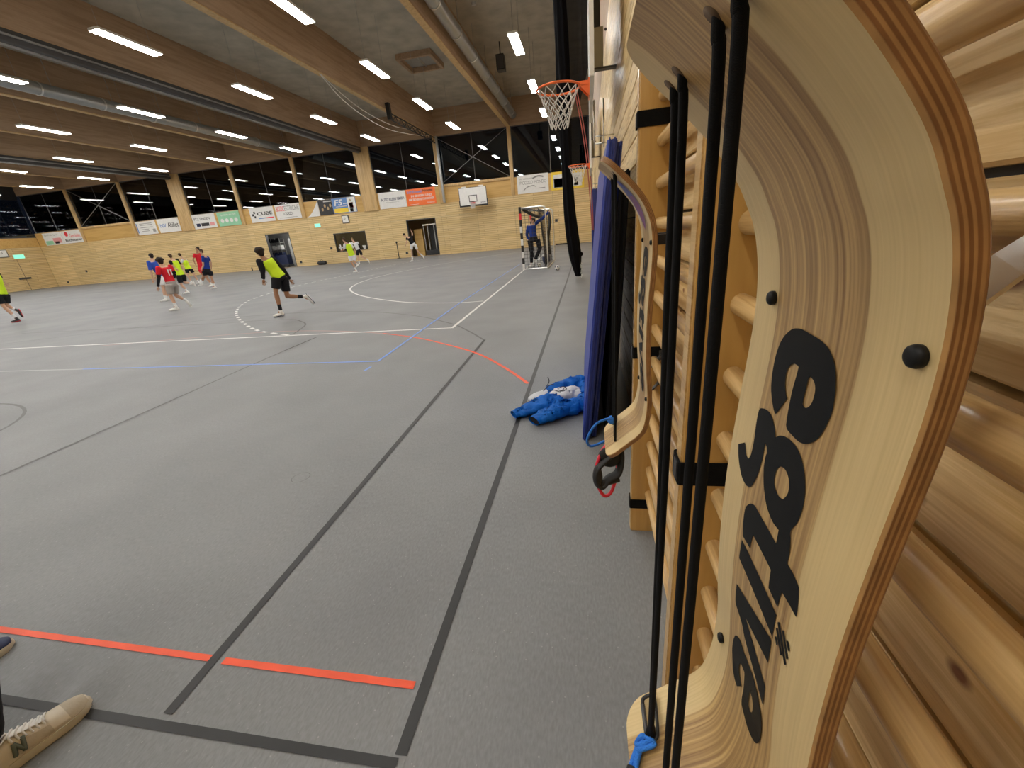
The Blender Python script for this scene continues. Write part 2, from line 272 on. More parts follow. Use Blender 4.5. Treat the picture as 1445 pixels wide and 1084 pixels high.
def struct(name,mb,mats,smooth=False):
    o=obj(name,mb,mats,None,smooth); o['kind']='structure'; return o
def box(name,x0,x1,y0,y1,z0,z1,m,parent=None,bev=0,label=None):
    if not bev: return obj(name,MB().box(x0,x1,y0,y1,z0,z1),m,parent,label=label)
    bm=bmesh.new(); bmesh.ops.create_cube(bm,size=1)
    for v in bm.verts: v.co=Vector((x0+(v.co.x+.5)*(x1-x0),y0+(v.co.y+.5)*(y1-y0),z0+(v.co.z+.5)*(z1-z0)))-wloc(parent)
    bmesh.ops.bevel(bm,geom=bm.edges[:],offset=bev,segments=2,affect='EDGES',profile=.6)
    me=bpy.data.meshes.new(name); bm.to_mesh(me); bm.free(); me.materials.append(m)
    me.polygons.foreach_set('use_smooth',[True]*len(me.polygons)); me.set_sharp_from_angle(angle=math.radians(50))
    o=link(name,me,parent)
    if label: o['label']=label
    return o
def catmull(pts,k=6,closed=False):
    P_=[Vector(p) for p in pts]; n=len(P_); out=[]
    for i in range(n if closed else n-1):
        if closed: a,b,c,d=P_[i-1],P_[i],P_[(i+1)%n],P_[(i+2)%n]
        else: a,b,c,d=P_[max(i-1,0)],P_[i],P_[i+1],P_[min(i+2,n-1)]
        for j in range(k):
            t=j/k; out.append(.5*((2*b)+(c-a)*t+(2*a-5*b+4*c-d)*t*t+(3*b-a-3*c+d)*t**3))
    if not closed: out.append(P_[-1])
    return out
def copy_tree(o,parent=None,depth=0):
    c=o.copy(); COL.objects.link(c); WL[c.name]=wloc(o)
    if parent: c.parent=parent
    for ch in list(o.children): copy_tree(ch,c,depth+1)
    return c
def subtract(rects,hole):
    out=[]
    hx0,hx1,hz0,hz1=hole
    for x0,x1,z0,z1 in rects:
        if hx1<=x0 or hx0>=x1 or hz1<=z0 or hz0>=z1: out.append((x0,x1,z0,z1)); continue
        if z1>hz1: out.append((x0,x1,hz1,z1))
        if z0<hz0: out.append((x0,x1,z0,hz0))
        a,b=max(z0,hz0),min(z1,hz1)
        if x0<hx0: out.append((x0,hx0,a,b))
        if x1>hx1: out.append((hx1,x1,a,b))
    return out
_txt=[]
def text(name,s,x0,x1,z0,z1,y,m,parent,bold=0,shear=0,keep=False):
    cu=bpy.data.curves.new('t','FONT'); cu.body=s; cu.size=1; cu.extrude=.004; cu.offset=bold; cu.shear=shear; cu.resolution_u=3
    o=bpy.data.objects.new('t',cu); COL.objects.link(o); dg=bpy.context.evaluated_depsgraph_get(); me=bpy.data.meshes.new_from_object(o.evaluated_get(dg)); bpy.data.objects.remove(o); bpy.data.curves.remove(cu)
    xs=[v.co.x for v in me.vertices]; ys=[v.co.y for v in me.vertices]
    sx=(x1-x0)/(max(xs)-min(xs)); sz=(z1-z0)/(max(ys)-min(ys)); off=wloc(parent)
    for v in me.vertices:
        v.co=Vector((x0+(v.co.x-min(xs))*sx,y-v.co.z,z0+(v.co.y-min(ys))*sz))-off
    me.materials.clear(); me.materials.append(m); me.name=name
    return link(name,me,parent)
PROF=[(0.03, 1.474), (0.045, 1.4625), (0.066, 1.443), (0.089, 1.42), (0.1015, 1.406), (0.115, 1.389), (0.125, 1.374), (0.133, 1.3575), (0.1392, 1.343), (0.1443, 1.3235), (0.148, 1.2975), (0.1492, 1.268), (0.1483, 1.235), (0.145, 1.18), (0.142, 1.12), (0.1412, 1.07), (0.142, 1.01), (0.145, 0.95), (0.149, 0.895), (0.1475, 0.84), (0.139, 0.795), (0.124, 0.772), (0.104, 0.754), (0.075, 0.728), (0.04, 0.698)]
LETTERS=[[[[0.3209,1.272],[0.3141,1.2729],[0.3016,1.2726],[0.29,1.272],[0.2809,1.2702],[0.2744,1.2667],[0.2692,1.2622],[0.2654,1.2566],[0.2624,1.2492],[0.2605,1.2406],[0.2601,1.2319],[0.2621,1.2218],[0.2652,1.2133],[0.2698,1.207],[0.2767,1.2014],[0.2869,1.1976],[0.3037,1.1977],[0.3078,1.2001],[0.3093,1.2095],[0.3106,1.2225],[0.3105,1.232],[0.3092,1.2417],[0.3089,1.2463],[0.3113,1.2468],[0.3166,1.2463],[0.3219,1.2428],[0.3245,1.2372],[0.3239,1.2306],[0.3207,1.2241],[0.3152,1.2186],[0.3206,1.21],[0.3259,1.2011],[0.3291,1.2007],[0.3368,1.2072],[0.3431,1.2161],[0.3462,1.2263],[0.3473,1.2382],[0.3447,1.2509],[0.3399,1.26],[0.3326,1.2669],[0.3269,1.2702]],[[0.2912,1.2454],[0.2857,1.2434],[0.2829,1.2394],[0.2825,1.2336],[0.2833,1.2288],[0.2862,1.2247],[0.2902,1.2229],[0.2933,1.224],[0.2939,1.2287],[0.2938,1.2376],[0.2935,1.243]]],[[[0.3513,1.1942],[0.3426,1.1968],[0.3339,1.1965],[0.3277,1.1931],[0.3217,1.1877],[0.319,1.1831],[0.3131,1.1881],[0.3064,1.1912],[0.2975,1.1931],[0.286,1.1923],[0.277,1.188],[0.2698,1.1811],[0.2652,1.1728],[0.2628,1.1647],[0.2621,1.1561],[0.2638,1.1445],[0.2686,1.1332],[0.266,1.1267],[0.2636,1.1179],[0.2634,1.1074],[0.253,1.1073],[0.2441,1.1047],[0.2411,1.0947],[0.2394,1.0831],[0.2405,1.0815],[0.2506,1.0814],[0.2621,1.0804],[0.2643,1.0624],[0.2816,1.0638],[0.283,1.0812],[0.3014,1.082],[0.3217,1.0826],[0.3231,1.0751],[0.3229,1.0658],[0.3422,1.0636],[0.345,1.0752],[0.3461,1.0881],[0.3445,1.0961],[0.3373,1.1049],[0.329,1.1094],[0.3195,1.1093],[0.2993,1.1088],[0.2832,1.1082],[0.2835,1.1212],[0.2943,1.1201],[0.308,1.1244],[0.3179,1.1339],[0.3236,1.1429],[0.3267,1.1526],[0.3273,1.1614],[0.3258,1.1646],[0.3288,1.1685],[0.3322,1.1705],[0.3326,1.1663],[0.3319,1.154],[0.3336,1.1411],[0.3378,1.1272],[0.3439,1.1185],[0.353,1.1147],[0.3648,1.1165],[0.3783,1.128],[0.3848,1.1401],[0.3708,1.1496],[0.3671,1.1451],[0.3619,1.1406],[0.3571,1.1403],[0.3541,1.1465],[0.3536,1.1602],[0.3555,1.1758],[0.3563,1.1858],[0.3552,1.1915]],[[0.3013,1.1674],[0.2928,1.1689],[0.2857,1.1643],[0.2836,1.1554],[0.2876,1.1468],[0.295,1.1449],[0.3035,1.1477],[0.3062,1.1535],[0.3059,1.1615]]],[[[0.343,1.0586],[0.301,1.0575],[0.2651,1.0546],[0.2638,1.0531],[0.2642,1.0312],[0.2656,1.03],[0.3106,1.0335],[0.3422,1.0346],[0.3442,1.0371]]],[[[0.3428,1.0024],[0.2991,1.0157],[0.266,1.0253],[0.264,1.0216],[0.2645,1.0003],[0.2665,0.9983],[0.29,0.9938],[0.315,0.989],[0.3066,0.9853],[0.2992,0.983],[0.2814,0.976],[0.266,0.9691],[0.2647,0.9658],[0.2648,0.9461],[0.2672,0.9438],[0.2887,0.9543],[0.3137,0.964],[0.3216,0.9714],[0.3413,0.9761],[0.3435,0.9818]]],[[[0.3372,0.9368],[0.3294,0.944],[0.3228,0.9468],[0.3134,0.9452],[0.3007,0.9456],[0.2873,0.945],[0.2762,0.9379],[0.2674,0.9263],[0.2647,0.9149],[0.2649,0.8979],[0.2671,0.8859],[0.2719,0.8785],[0.2807,0.8734],[0.2915,0.8719],[0.3068,0.8757],[0.3091,0.8852],[0.3085,0.9179],[0.3112,0.9216],[0.3187,0.92],[0.3227,0.9127],[0.3234,0.9022],[0.3149,0.8916],[0.3227,0.8793],[0.3296,0.8796],[0.3391,0.8857],[0.3452,0.902],[0.3432,0.9208]],[[0.2935,0.9171],[0.288,0.9176],[0.2851,0.9102],[0.2859,0.8992],[0.2902,0.8931],[0.2955,0.8945],[0.2951,0.9076]]],[[[0.257,1.0308],[0.2567,1.0308],[0.2561,1.0312],[0.2555,1.032],[0.255,1.0329],[0.2547,1.0337],[0.2548,1.0342],[0.2578,1.0377],[0.2582,1.0378],[0.2588,1.0373],[0.2594,1.0365],[0.2599,1.0356],[0.2602,1.0348],[0.2602,1.0343]]],[[[0.2494,1.0298],[0.249,1.0298],[0.2484,1.0302],[0.2477,1.0311],[0.2472,1.0321],[0.2469,1.033],[0.247,1.0334],[0.258,1.0466],[0.2584,1.0466],[0.259,1.0462],[0.2597,1.0453],[0.2603,1.0444],[0.2606,1.0435],[0.2606,1.043]]],[[[0.2422,1.0294],[0.2418,1.0294],[0.2412,1.0299],[0.2405,1.0309],[0.2399,1.0319],[0.2397,1.0328],[0.2397,1.0333],[0.2571,1.054],[0.2575,1.054],[0.2582,1.0535],[0.259,1.0527],[0.2596,1.0516],[0.2599,1.0507],[0.2599,1.0502]]],[[[0.241,1.0372],[0.2407,1.0372],[0.2401,1.0376],[0.2395,1.0384],[0.239,1.0393],[0.2387,1.0402],[0.2388,1.0407],[0.2498,1.0546],[0.2502,1.0547],[0.2508,1.0542],[0.2514,1.0534],[0.252,1.0526],[0.2522,1.0517],[0.2522,1.0512]]],[[[0.2406,1.0463],[0.2402,1.0463],[0.2397,1.0468],[0.2391,1.0476],[0.2386,1.0484],[0.2384,1.0492],[0.2384,1.0497],[0.2423,1.0534],[0.2426,1.0534],[0.2432,1.053],[0.2438,1.0522],[0.2443,1.0513],[0.2446,1.0505],[0.2445,1.0501]]]]
PEOPLE={"p1":{"head":[-6.878,8.047,1.366],"neck":[-6.858,8.064,1.26],"shL":[-6.848,7.912,1.201],"shR":[-6.805,8.27,1.214],"elL":[-6.841,7.918,0.999],"haL":[-6.866,7.897,0.817],"elR":[-6.688,8.369,0.96],"haR":[-6.63,8.418,0.736],"hipL":[-6.702,8.087,0.827],"hipR":[-6.698,8.309,0.819],"knL":[-6.767,8.032,0.528],"anL":[-6.772,8.027,0.125],"toL":[-6.879,7.936,0.029],"knR":[-6.721,8.29,0.399],"anR":[-6.475,8.499,0.341],"toR":[-6.346,8.609,0.177]},"p2":{"head":[-15.546,12.922,1.607],"neck":[-15.552,12.915,1.493],"shL":[-15.52,12.729,1.409],"shR":[-15.602,13.08,1.396],"elL":[-15.542,12.701,1.044],"haL":[-15.566,12.673,0.785],"elR":[-15.668,13.0,1.065],"haR":[-15.728,12.927,0.876],"hipL":[-15.443,12.889,0.795],"hipR":[-15.544,13.084,0.766],"knL":[-15.472,12.854,0.441],"anL":[-15.505,12.814,0.107],"toL":[-15.576,12.727,0.029],"knR":[-15.584,13.035,0.352],"anR":[-15.62,12.992,0.048],"toR":[-15.658,12.945,-0.028]},"p3":{"head":[-12.063,10.231,1.386],"neck":[-12.055,10.241,1.289],"shL":[-12.039,10.078,1.218],"shR":[-12.04,10.44,1.226],"elL":[-12.082,10.027,0.959],"haL":[-12.145,9.952,0.702],"elR":[-12.009,10.477,1.025],"haR":[-12.049,10.43,0.872],"hipL":[-12.0,10.169,0.742],"hipR":[-12.053,10.383,0.725],"knL":[-12.029,10.133,0.427],"anL":[-12.014,10.152,0.131],"toL":[-12.121,10.024,0.033],"knR":[-12.094,10.333,0.416],"anR":[-11.966,10.486,0.226],"toR":[-11.92,10.541,0.053]},"p4":{"head":[-17.348,15.217,1.579],"neck":[-17.335,15.231,1.456],"shL":[-17.29,15.085,1.363],"shR":[-17.325,15.441,1.4],"elL":[-17.271,15.106,1.183],"haL":[-17.23,15.153,1.073],"elR":[-17.281,15.491,1.121],"haR":[-17.307,15.461,0.917],"hipL":[-17.27,15.2,0.787],"hipR":[-17.261,15.42,0.775],"knL":[-17.277,15.192,0.396],"anL":[-17.206,15.273,0.115],"toL":[-17.315,15.15,-0.007],"knR":[-17.296,15.38,0.452],"anR":[-17.134,15.564,0.417],"toR":[-17.086,15.619,0.326]},"p5":{"head":[-22.936,20.711,1.676],"neck":[-22.904,20.747,1.524],"shL":[-22.809,20.626,1.39],"shR":[-22.907,20.969,1.335],"elL":[-22.864,20.564,1.211],"haL":[-22.913,20.511,1.305],"elR":[-22.944,20.928,1.202],"haR":[-23.025,20.838,1.094],"hipL":[-22.84,20.735,0.864],"hipR":[-22.795,20.951,0.857],"knL":[-22.874,20.698,0.503],"anL":[-22.834,20.742,0.158],"toL":[-22.912,20.655,0.014],"knR":[-22.747,21.003,0.494],"anR":[-22.693,21.063,0.107],"toR":[-22.766,20.983,-0.004]},"p6":{"head":[-20.365,19.5,1.884],"neck":[-20.396,19.467,1.73],"shL":[-20.403,19.258,1.605],"shR":[-20.445,19.616,1.607],"elL":[-20.493,19.162,1.364],"haL":[-20.476,19.18,1.08],"elR":[-20.415,19.648,1.272],"haR":[-20.451,19.61,0.991],"hipL":[-20.435,19.298,0.853],"hipR":[-20.471,19.514,0.882],"knL":[-20.391,19.346,0.486],"anL":[-20.543,19.183,0.25],"toL":[-20.588,19.136,0.066],"knR":[-20.491,19.492,0.5],"anR":[-20.644,19.33,0.165],"toR":[-20.693,19.277,-0.008]},"p7":{"head":[-17.267,16.661,1.672],"neck":[-17.265,16.663,1.532],"shL":[-17.153,16.556,1.431],"shR":[-17.252,16.9,1.383],"elL":[-17.212,16.495,1.07],"haL":[-17.312,16.39,0.855],"elR":[-17.213,16.941,1.152],"haR":[-17.261,16.89,0.862],"hipL":[-17.357,16.567,0.83],"hipR":[-17.202,16.729,0.781],"knL":[-17.339,16.586,0.497],"anL":[-17.277,16.65,0.224],"toL":[-17.341,16.584,0.153],"knR":[-17.221,16.709,0.474],"anR":[-17.208,16.723,0.126],"toR":[-17.312,16.614,-0.011]},"p8":{"head":[-17.829,9.914,1.779],"neck":[-17.834,9.906,1.592],"shL":[-17.732,9.747,1.456],"shR":[-17.953,10.032,1.46],"elL":[-17.785,9.651,1.262],"haL":[-17.832,9.566,1.067],"elR":[-17.95,10.038,1.325],"haR":[-17.924,10.084,1.165],"hipL":[-17.854,9.719,0.874],"hipR":[-17.901,9.934,0.855],"knL":[-17.85,9.726,0.532],"anL":[-17.789,9.837,0.145],"toL":[-17.826,9.769,0.003],"knR":[-17.94,9.862,0.528],"anR":[-17.884,9.964,0.373],"toR":[-17.85,10.026,0.141]},"p9":{"head":[-12.24,20.201,1.644],"neck":[-12.222,20.212,1.502],"shL":[-12.19,20.096,1.402],"shR":[-12.073,20.435,1.429],"elL":[-12.241,20.066,1.18],"haL":[-12.324,20.016,1.158],"elR":[-11.957,20.504,1.175],"haR":[-11.956,20.505,0.985],"hipL":[-12.144,20.258,0.825],"hipR":[-11.924,20.389,0.842],"knL":[-12.127,20.268,0.526],"anL":[-12.002,20.343,0.166],"toL":[-12.124,20.27,-0.002],"knR":[-12.008,20.339,0.533],"anR":[-11.897,20.405,0.39],"toR":[-11.952,20.373,0.289]},"p10":{"head":[-16.1,27.615,1.726],"neck":[-16.062,27.637,1.601],"shL":[-16.142,27.591,1.497],"shR":[-15.827,27.773,1.479],"elL":[-16.09,27.621,1.252],"haL":[-16.077,27.628,1.053],"elR":[-15.747,27.82,1.244],"haR":[-15.753,27.816,1.045],"hipL":[-15.942,27.676,0.911],"hipR":[-15.784,27.829,0.904],"knL":[-15.968,27.661,0.498],"anL":[-15.957,27.667,0.15],"toL":[-16.095,27.587,0.007],"knR":[-15.746,27.852,0.497],"anR":[-15.444,28.027,0.286],"toR":[-15.385,28.061,0.045]},"p11":{"head":[-11.535,26.085,1.66],"neck":[-11.449,26.122,1.533],"shL":[-11.391,26.072,1.44],"shR":[-11.143,26.33,1.483],"elL":[-11.436,26.053,1.23],"haL":[-11.521,26.016,1.059],"elR":[-11.076,26.359,1.691],"haR":[-11.139,26.332,1.898],"hipL":[-11.209,26.226,1.036],"hipR":[-11.005,26.315,1.016],"knL":[-11.269,26.2,0.654],"anL":[-11.291,26.191,0.216],"toL":[-11.502,26.099,0.053],"knR":[-10.933,26.346,0.656],"anR":[-10.725,26.436,0.34],"toR":[-10.607,26.488,0.117]},"p12":{"head":[-1.946,15.678,1.612],"neck":[-1.98,15.674,1.477],"shL":[-2.139,15.727,1.404],"shR":[-1.816,15.621,1.52],"elL":[-2.2,15.719,1.117],"haL":[-2.014,15.744,0.79],"elR":[-1.565,15.655,1.668],"haR":[-1.344,15.684,1.859],"hipL":[-2.092,15.659,0.963],"hipR":[-1.814,15.696,0.968],"knL":[-2.057,15.664,0.573],"anL":[-2.085,15.66,0.166],"toL":[-2.205,15.644,0.038],"knR":[-1.742,15.705,0.636],"anR":[-1.948,15.678,0.246],"toR":[-2.012,15.67,0.083]}}
# ================================================================== HALL SHELL
XG=[-5.4,-11.0,-16.95,-23.0,-28.8,-34.5,-40.2,-46.2]            # beam and mullion grid lines
floor=struct('floor',MB().box(X0-.3,X1+.4,Y0-.3,Y1+3.6,-.2,0),M['floor'])
ceil=struct('ceiling',MB().box(X0-.3,X1+.4,Y0-.3,Y1+.3,ZC,ZC+.2),M['ceil'])
OPEN=[(-27.2,-24.88,0,2.82),(-20.8,-17.9,.9,2.37),(-14.22,-11.76,0,2.82)]
def wall_rects(rs):
    for h in OPEN: rs=subtract(rs,h)
    return rs
mb=MB()
for x0,x1,z0,z1 in wall_rects([(X0-.2,X1+.2,0,4.95)]): mb.box(x0,x1,Y1+.035,Y1+.22,z0,z1)
mb.box(X0-.2,X1+.2,Y1+.035,Y1+.22,ZB,ZC)
wf=struct('wall_far',mb,M['dark'])
# slatted panels, one object each
xe=[X1]; x=-5.4+2.91
while x>X0+.5:
    xe.append(x); x-=2.91
xe.append(X0)
for i in range(len(xe)-1):
    for z0,z1 in ((0.02,2.835),(2.845,3.75)):
        for a,b,c,d in wall_rects([(xe[i+1]+.006,xe[i]-.006,z0,z1)]):
            if b-a>.05: box('wall_panel',a,b,Y1,Y1+.035,c,d,M['slat'],wf)
for i in range(len(XG)+1):
    a=X1 if i==0 else XG[i-1]; b=XG[i] if i<len(XG) else X0
    box('band_panel',b+.01,a-.01,Y1+.02,Y1+.05,3.75,4.96,M['band'],wf)
box('ledge',X0,X1,Y1-.015,Y1+.03,3.745,3.775,M['column'],wf)
mb=MB().box(X0,X1,Y1+.0,Y1+.04,ZB+.005,ZC)
obj('upper_fascia',mb,M['fascia'],wf)
for k,x in enumerate(XG):
    if k in (2,5): 
        box('column',x-.62,x+.62,Y1-.12,Y1+.2,3.76,ZB,M['column'],wf,.02)
        box('column_joint',x-.45,x-.43,Y1-.125,Y1-.11,3.8,4.9,M['glulam'],wf); box('column_joint',x+.33,x+.35,Y1-.125,Y1-.11,3.8,4.9,M['glulam'],wf)
    else: box('mullion',x-.13,x+.13,Y1-.10,Y1+.2,3.76,ZB,M['column'],wf,.012)
# windows: a frame and glass panes in every bay
edges=[X1]+XG+[X0]
for k in range(len(edges)-1):
    xr=edges[k]-(.62 if k in (3,6) else .13); xl=edges[k+1]+(.62 if k in (2,5) else .13)
    fr=MB(); z0,z1=4.95,ZB
    fr.box(xl,xr,Y1+.05,Y1+.12,z0,z0+.05); fr.box(xl,xr,Y1+.05,Y1+.12,z1-.05,z1); fr.box(xl,xl+.04,Y1+.05,Y1+.12,z0+.05,z1-.05); fr.box(xr-.04,xr,Y1+.05,Y1+.12,z0+.05,z1-.05)
    w=struct('window_%d'%(k+1),fr,M['darksteel'])
    n=2
    for j in range(n):
        a=xl+.04+(xr-xl-.08)*j/n; b=xl+.04+(xr-xl-.08)*(j+1)/n
        g=MB().box(a+.02,b-.02,Y1+.075,Y1+.081,z0+.05,z1-.05); obj('glass_pane',g,M['glass'],w)
        g=MB(); y2=Y1+.10; t=.012*(1 if (j+k)%2 else -1)
        g.add([(a+.02,y2,z0+.05),(b-.02,y2+t,z0+.05),(b-.02,y2+t,z1-.05),(a+.02,y2,z1-.05),(a+.02,y2+.006,z0+.05),(b-.02,y2+.006+t,z0+.05),(b-.02,y2+.006+t,z1-.05),(a+.02,y2+.006,z1-.05)],[(0,1,2,3),(7,6,5,4),(0,4,5,1),(1,5,6,2),(2,6,7,3),(3,7,4,0)]); obj('glass_pane',g,M['glass'],w)
        if j: box('window_bar',a-.02,a+.02,Y1+.06,Y1+.13,z0+.05,z1-.05,M['darksteel'],w)
# braced bays: transom and crossed rods
for k in (1,7):
    a,b=edges[k+1]+.13,edges[k]-.13
    box('transom',a,b,Y1-.06,Y1+.06,4.86,5.04,M['column'],wf,.01)
    mb=MB().tube([(a,Y1-.03,5.06),(b,Y1-.03,ZB-.05)],.016,6); obj('brace_rod',mb,M['zinc'],wf,True)
    mb=MB().tube([(a,Y1-.0,ZB-.05),(b,Y1-.0,5.06)],.016,6); obj('brace_rod',mb,M['zinc'],wf,True)
box('downpipe_post',-10.83,-10.66,Y1-.28,Y1-.12,3.78,ZB,M['zinc'],wf,.02)
# left wall
mb=MB().box(X0-.2,X0-.04,Y0,Y1,0,4.6).box(X0-.2,X0-.04,Y0,Y1,7.9,ZC)
wl=struct('wall_left',mb,M['dark'])
box('wall_panel',X0-.04,X0,30.76,Y1-.006,.02,3.75,M['slat'],wl)
dr=struct('door_1',MB().box(X0-.03,X0+.004,28.92,30.74,.02,2.72),M['slat'])
box('door_gap',X0-.02,X0+.008,30.735,30.765,.02,2.72,M['dark'],dr); box('door_gap',X0-.02,X0+.008,28.89,28.915,.02,2.72,M['dark'],dr); box('door_lock',X0+.004,X0+.05,30.25,31.15,1.0,1.16,M['darksteel'],dr,.01)
box('wall_panel',X0-.04,X0,28.89,30.75,2.73,3.75,M['slat'],wl)
y=28.88
while y>Y0+.1:
    y2=max(Y0,y-2.91); box('wall_panel',X0-.04,X0,y2+.006,y-.006,.02,3.75,M['slat'],wl); y=y2
box('band_panel',X0-.03,X0+.01,Y0,Y1,3.76,4.6,M['band'],wl)
fr=MB().box(X0-.12,X0-.05,Y0,Y1,4.6,4.66); w=struct('window_10',fr,M['darksteel'])
y=Y1
while y>Y0+.2:
    obj('glass_pane',MB().box(X0-.09,X0-.084,max(Y0,y-3.9)+.03,y-.03,4.66,7.9),M['glass'],w); box('window_bar',X0-.11,X0-.04,max(Y0,y-3.9)-.03,max(Y0,y-3.9)+.03,4.66,7.9,M['darksteel'],w); y-=3.9
# near wall (behind the camera) and right wall
wn=struct('wall_near',MB().box(X0-.2,X1+.2,Y0-.2,Y0,0,ZC),M['slat'])
wr=struct('wall_right',MB().box(.325,.5,Y0-.2,Y1+.2,0,ZC),M['dark'])
obj('upper_fascia',MB().box(.31,.325,Y0,Y1,3.76,ZC),M['fascia'],wr); obj('panel_behind',MB().box(.30,.325,Y0,-1.51,.01,3.76),M['slat'],wr)
pitch=.1525; zs=1.366-9*pitch+.004
me_cache={}
for seg,(ya,yb) in enumerate(((-1.5,2.15),(2.156,7.3),(7.306,20),(20.006,Y1))):
    k=-1
    while True:
        z0=zs+k*pitch; z1=z0+pitch-.008; k+=1
        if z0>3.72: break
        a=max(z0,.004); c=.0035
        if (seg,a>z0) in me_cache and a==z0:
            o=bpy.data.objects.new('plank',me_cache[(seg,False)]); COL.objects.link(o); o.parent=wr; o.location=(0,0,z0); continue
        mb=MB(); pr=[(.322,0),(.300+c,0),(.300,c),(.300,z1-a-c),(.300+c,z1-a),(.322,z1-a)]
        vs=[(x,ya,zz) for x,zz in pr]+[(x,yb,zz) for x,zz in pr]
        mb.add(vs,[(i,(i+1)%6,6+(i+1)%6,6+i) for i in range(6)]+[(5,4,3,2,1,0),(6,7,8,9,10,11)])
        o=obj('plank',mb,M['plank'],wr); o.location=(0,0,a)
        if a==z0: me_cache[(seg,False)]=o.data
box('baseboard_strip',X0,-1.5,Y1-.012,Y1,0,.02,M['column'],wf)
box('dark_skirting',-2.45,-1.0,Y1-.03,Y1,0,.10,M['black'],wf)
# roof beams
for x in XG: box('roof_beam',x-.11,x+.11,Y0,Y1,ZB,ZC,M['glulam'],ceil,.012)
for x in XG: box('beam_soffit_board',x-.13,x+.13,Y0,Y1,ZB-.03,ZB,M['column'],ceil)
for k in (2,5):
    x=XG[k]; h=thing('curtain_housing',(x,15,7.9),'dark grey steel curtain housing under the '+('brown roof beam nearer the basketball hoops' if k==2 else 'roof beam far to the left'),'housing')
    box('casing',x-.2,x+.2,Y0+.1,Y1-.3,7.84,8.2,M['darksteel'],h,.02); box('guide_rail',x-.03,x+.03,Y0+.1,Y1-.3,7.78,7.84,M['zinc'],h); box('guide_rail',x+.2,x+.24,Y0+.1,Y1-.3,8.0,8.06,M['zinc'],h)
# court markings
def strip(name,pts,w,m,z=.0015,label=None):
    pts=[Vector((p[0],p[1],0)) for p in pts]; vs=[];n=len(pts)
    for i in range(n):
        d=(pts[min(i+1,n-1)]-pts[max(i-1,0)]).normalized(); nn=Vector((-d.y,d.x,0))*w/2
        vs+=[pts[i]+nn+Vector((0,0,z)),pts[i]-nn+Vector((0,0,z))]
    mb=MB(); mb.add(vs,[(2*i,2*i+1,2*i+3,2*i+2) for i in range(n-1)])
    o=obj(name,mb,m,floor,label=label,fixn=False)
    return o
strip('goal_line',[(-2.125,6.0),(-2.25,15.0),(-2.27,18.2),(-2.3,26)],.05,M['l_wht'],.0030)
strip('side_line',[(-30,6.06),(-11.76,6.032),(-2.14,6.024)],.05,M['l_wht'],.0031)
gx,g1,g2=-2.22,14.75,17.75
six=[(gx,8.462),(-2.88,8.46)]+[(gx-.05-6.3*math.sin(t),g1-6.3*math.cos(t)) for t in [math.radians(a) for a in range(10,91,8)]]
six=[(-2.213,8.462),(-2.878,8.463),(-4.038,8.875),(-5.124,9.62),(-6.29,10.649),(-7.205,11.722),(-7.77,12.553),(-8.25,13.629),(-8.6,14.9),(-8.75,16.3),(-8.6,18.2),(-8.0,20.5),(-6.95,23.0),(-5.6,25.5),(-4.2,27.3),(-2.3,28.6)]
strip('goal_area_line',catmull(six,6),.055,M['l_wht'],.0028)
nine=catmull([(-5.11,6.072),(-6.123,6.557),(-7.161,7.36),(-8.35,8.441),(-9.4,9.6),(-10.5,11.2),(-11.2,13.0),(-11.55,14.6),(-11.7,16.4),(-11.7,19.03),(-11.75,22.5),(-11.4,26),(-10.8,29),(-9.8,31.5)],14)
acc=0; cur=[nine[0]]; on_=True
for i in range(1,len(nine)):
    acc+=(nine[i]-nine[i-1]).length; cur.append(nine[i])
    if acc>(.17 if on_ else .15):
        if on_: strip('free_throw_dash',[cur[0],cur[-1]],.06,M['l_wht'],.0032)
        on_=not on_; acc=0; cur=[nine[i]]
strip('seven_metre_line',[(-9.75,16.7),(-9.6,17.7)],.06,M['l_wht'],.003)
strip('sideline_black',[(-1.356,.622),(-1.362,1.43),(-1.402,5.2)],.036,M['l_blk'],.0022,)
strip('sideline_black',[(-.546,.616),(-.547,1.58),(-.554,10.84),(-.57,14.3),(-.6,30)],.036,M['l_blk'],.0022)
strip('end_line_black',[(-4,.588),(-2.02,.587),(-.549,.595)],.028,M['l_blk'],.0022)
strip('service_line_orange',[(-4,.800),(-2.42,.808),(-1.376,.8025)],.0235,M['l_red'],.0024); strip('service_line_orange',[(-1.3165,.800),(-.582,.801)],.0245,M['l_red'],.0024)
strip('arc_black',catmull([(-1.41,5.195),(-1.80,5.78),(-2.30,6.4),(-3.40,7.32),(-5.0,8.1),(-6.7,8.35),(-8.74,8.13),(-10.8,7.35),(-13.0,6.3)],8),.03,M['l_wrn'],.002)
strip('key_black',catmull([(-14,7.7),(-10.2,7.6),(-7.9,7.55),(-7.2,7.62),(-6.2,7.55),(-5.75,7.28),(-5.4,6.94),(-5.19,6.5),(-5.07,6.16)],8),.03,M['l_wrn'],.0018)
strip('lane_black',[(-4.39,5.82),(-4.385,5.0)],.03,M['l_blk'],.002); strip('lane_black',[(-4.38,4.98),(-4.36,4.2),(-4.31,3.09),(-4.265,1.84),(-4.2,-.5)],.03,M['l_wrn'],.002)
strip('arc_red',catmull([(-.578,3.518),(-.896,4.005),(-1.36,4.583),(-1.967,5.096),(-2.53,5.5),(-3.23,5.86)],8),.034,M['l_red'],.0026)
strip('arc_red',catmull([(-3.23,5.86),(-3.96,6.12),(-4.86,6.33),(-5.7,6.40),(-6.85,6.3),(-9,5.9)],8),.032,M['l_red2'],.0016)
strip('volleyball_line_blue',[(-7.3,4.457),(-2.548,4.378)],.035,M['l_blu'],.0021); strip('volleyball_line_blue',[(-12,4.53),(-7.3,4.457)],.035,M['l_fnt'],.0021)
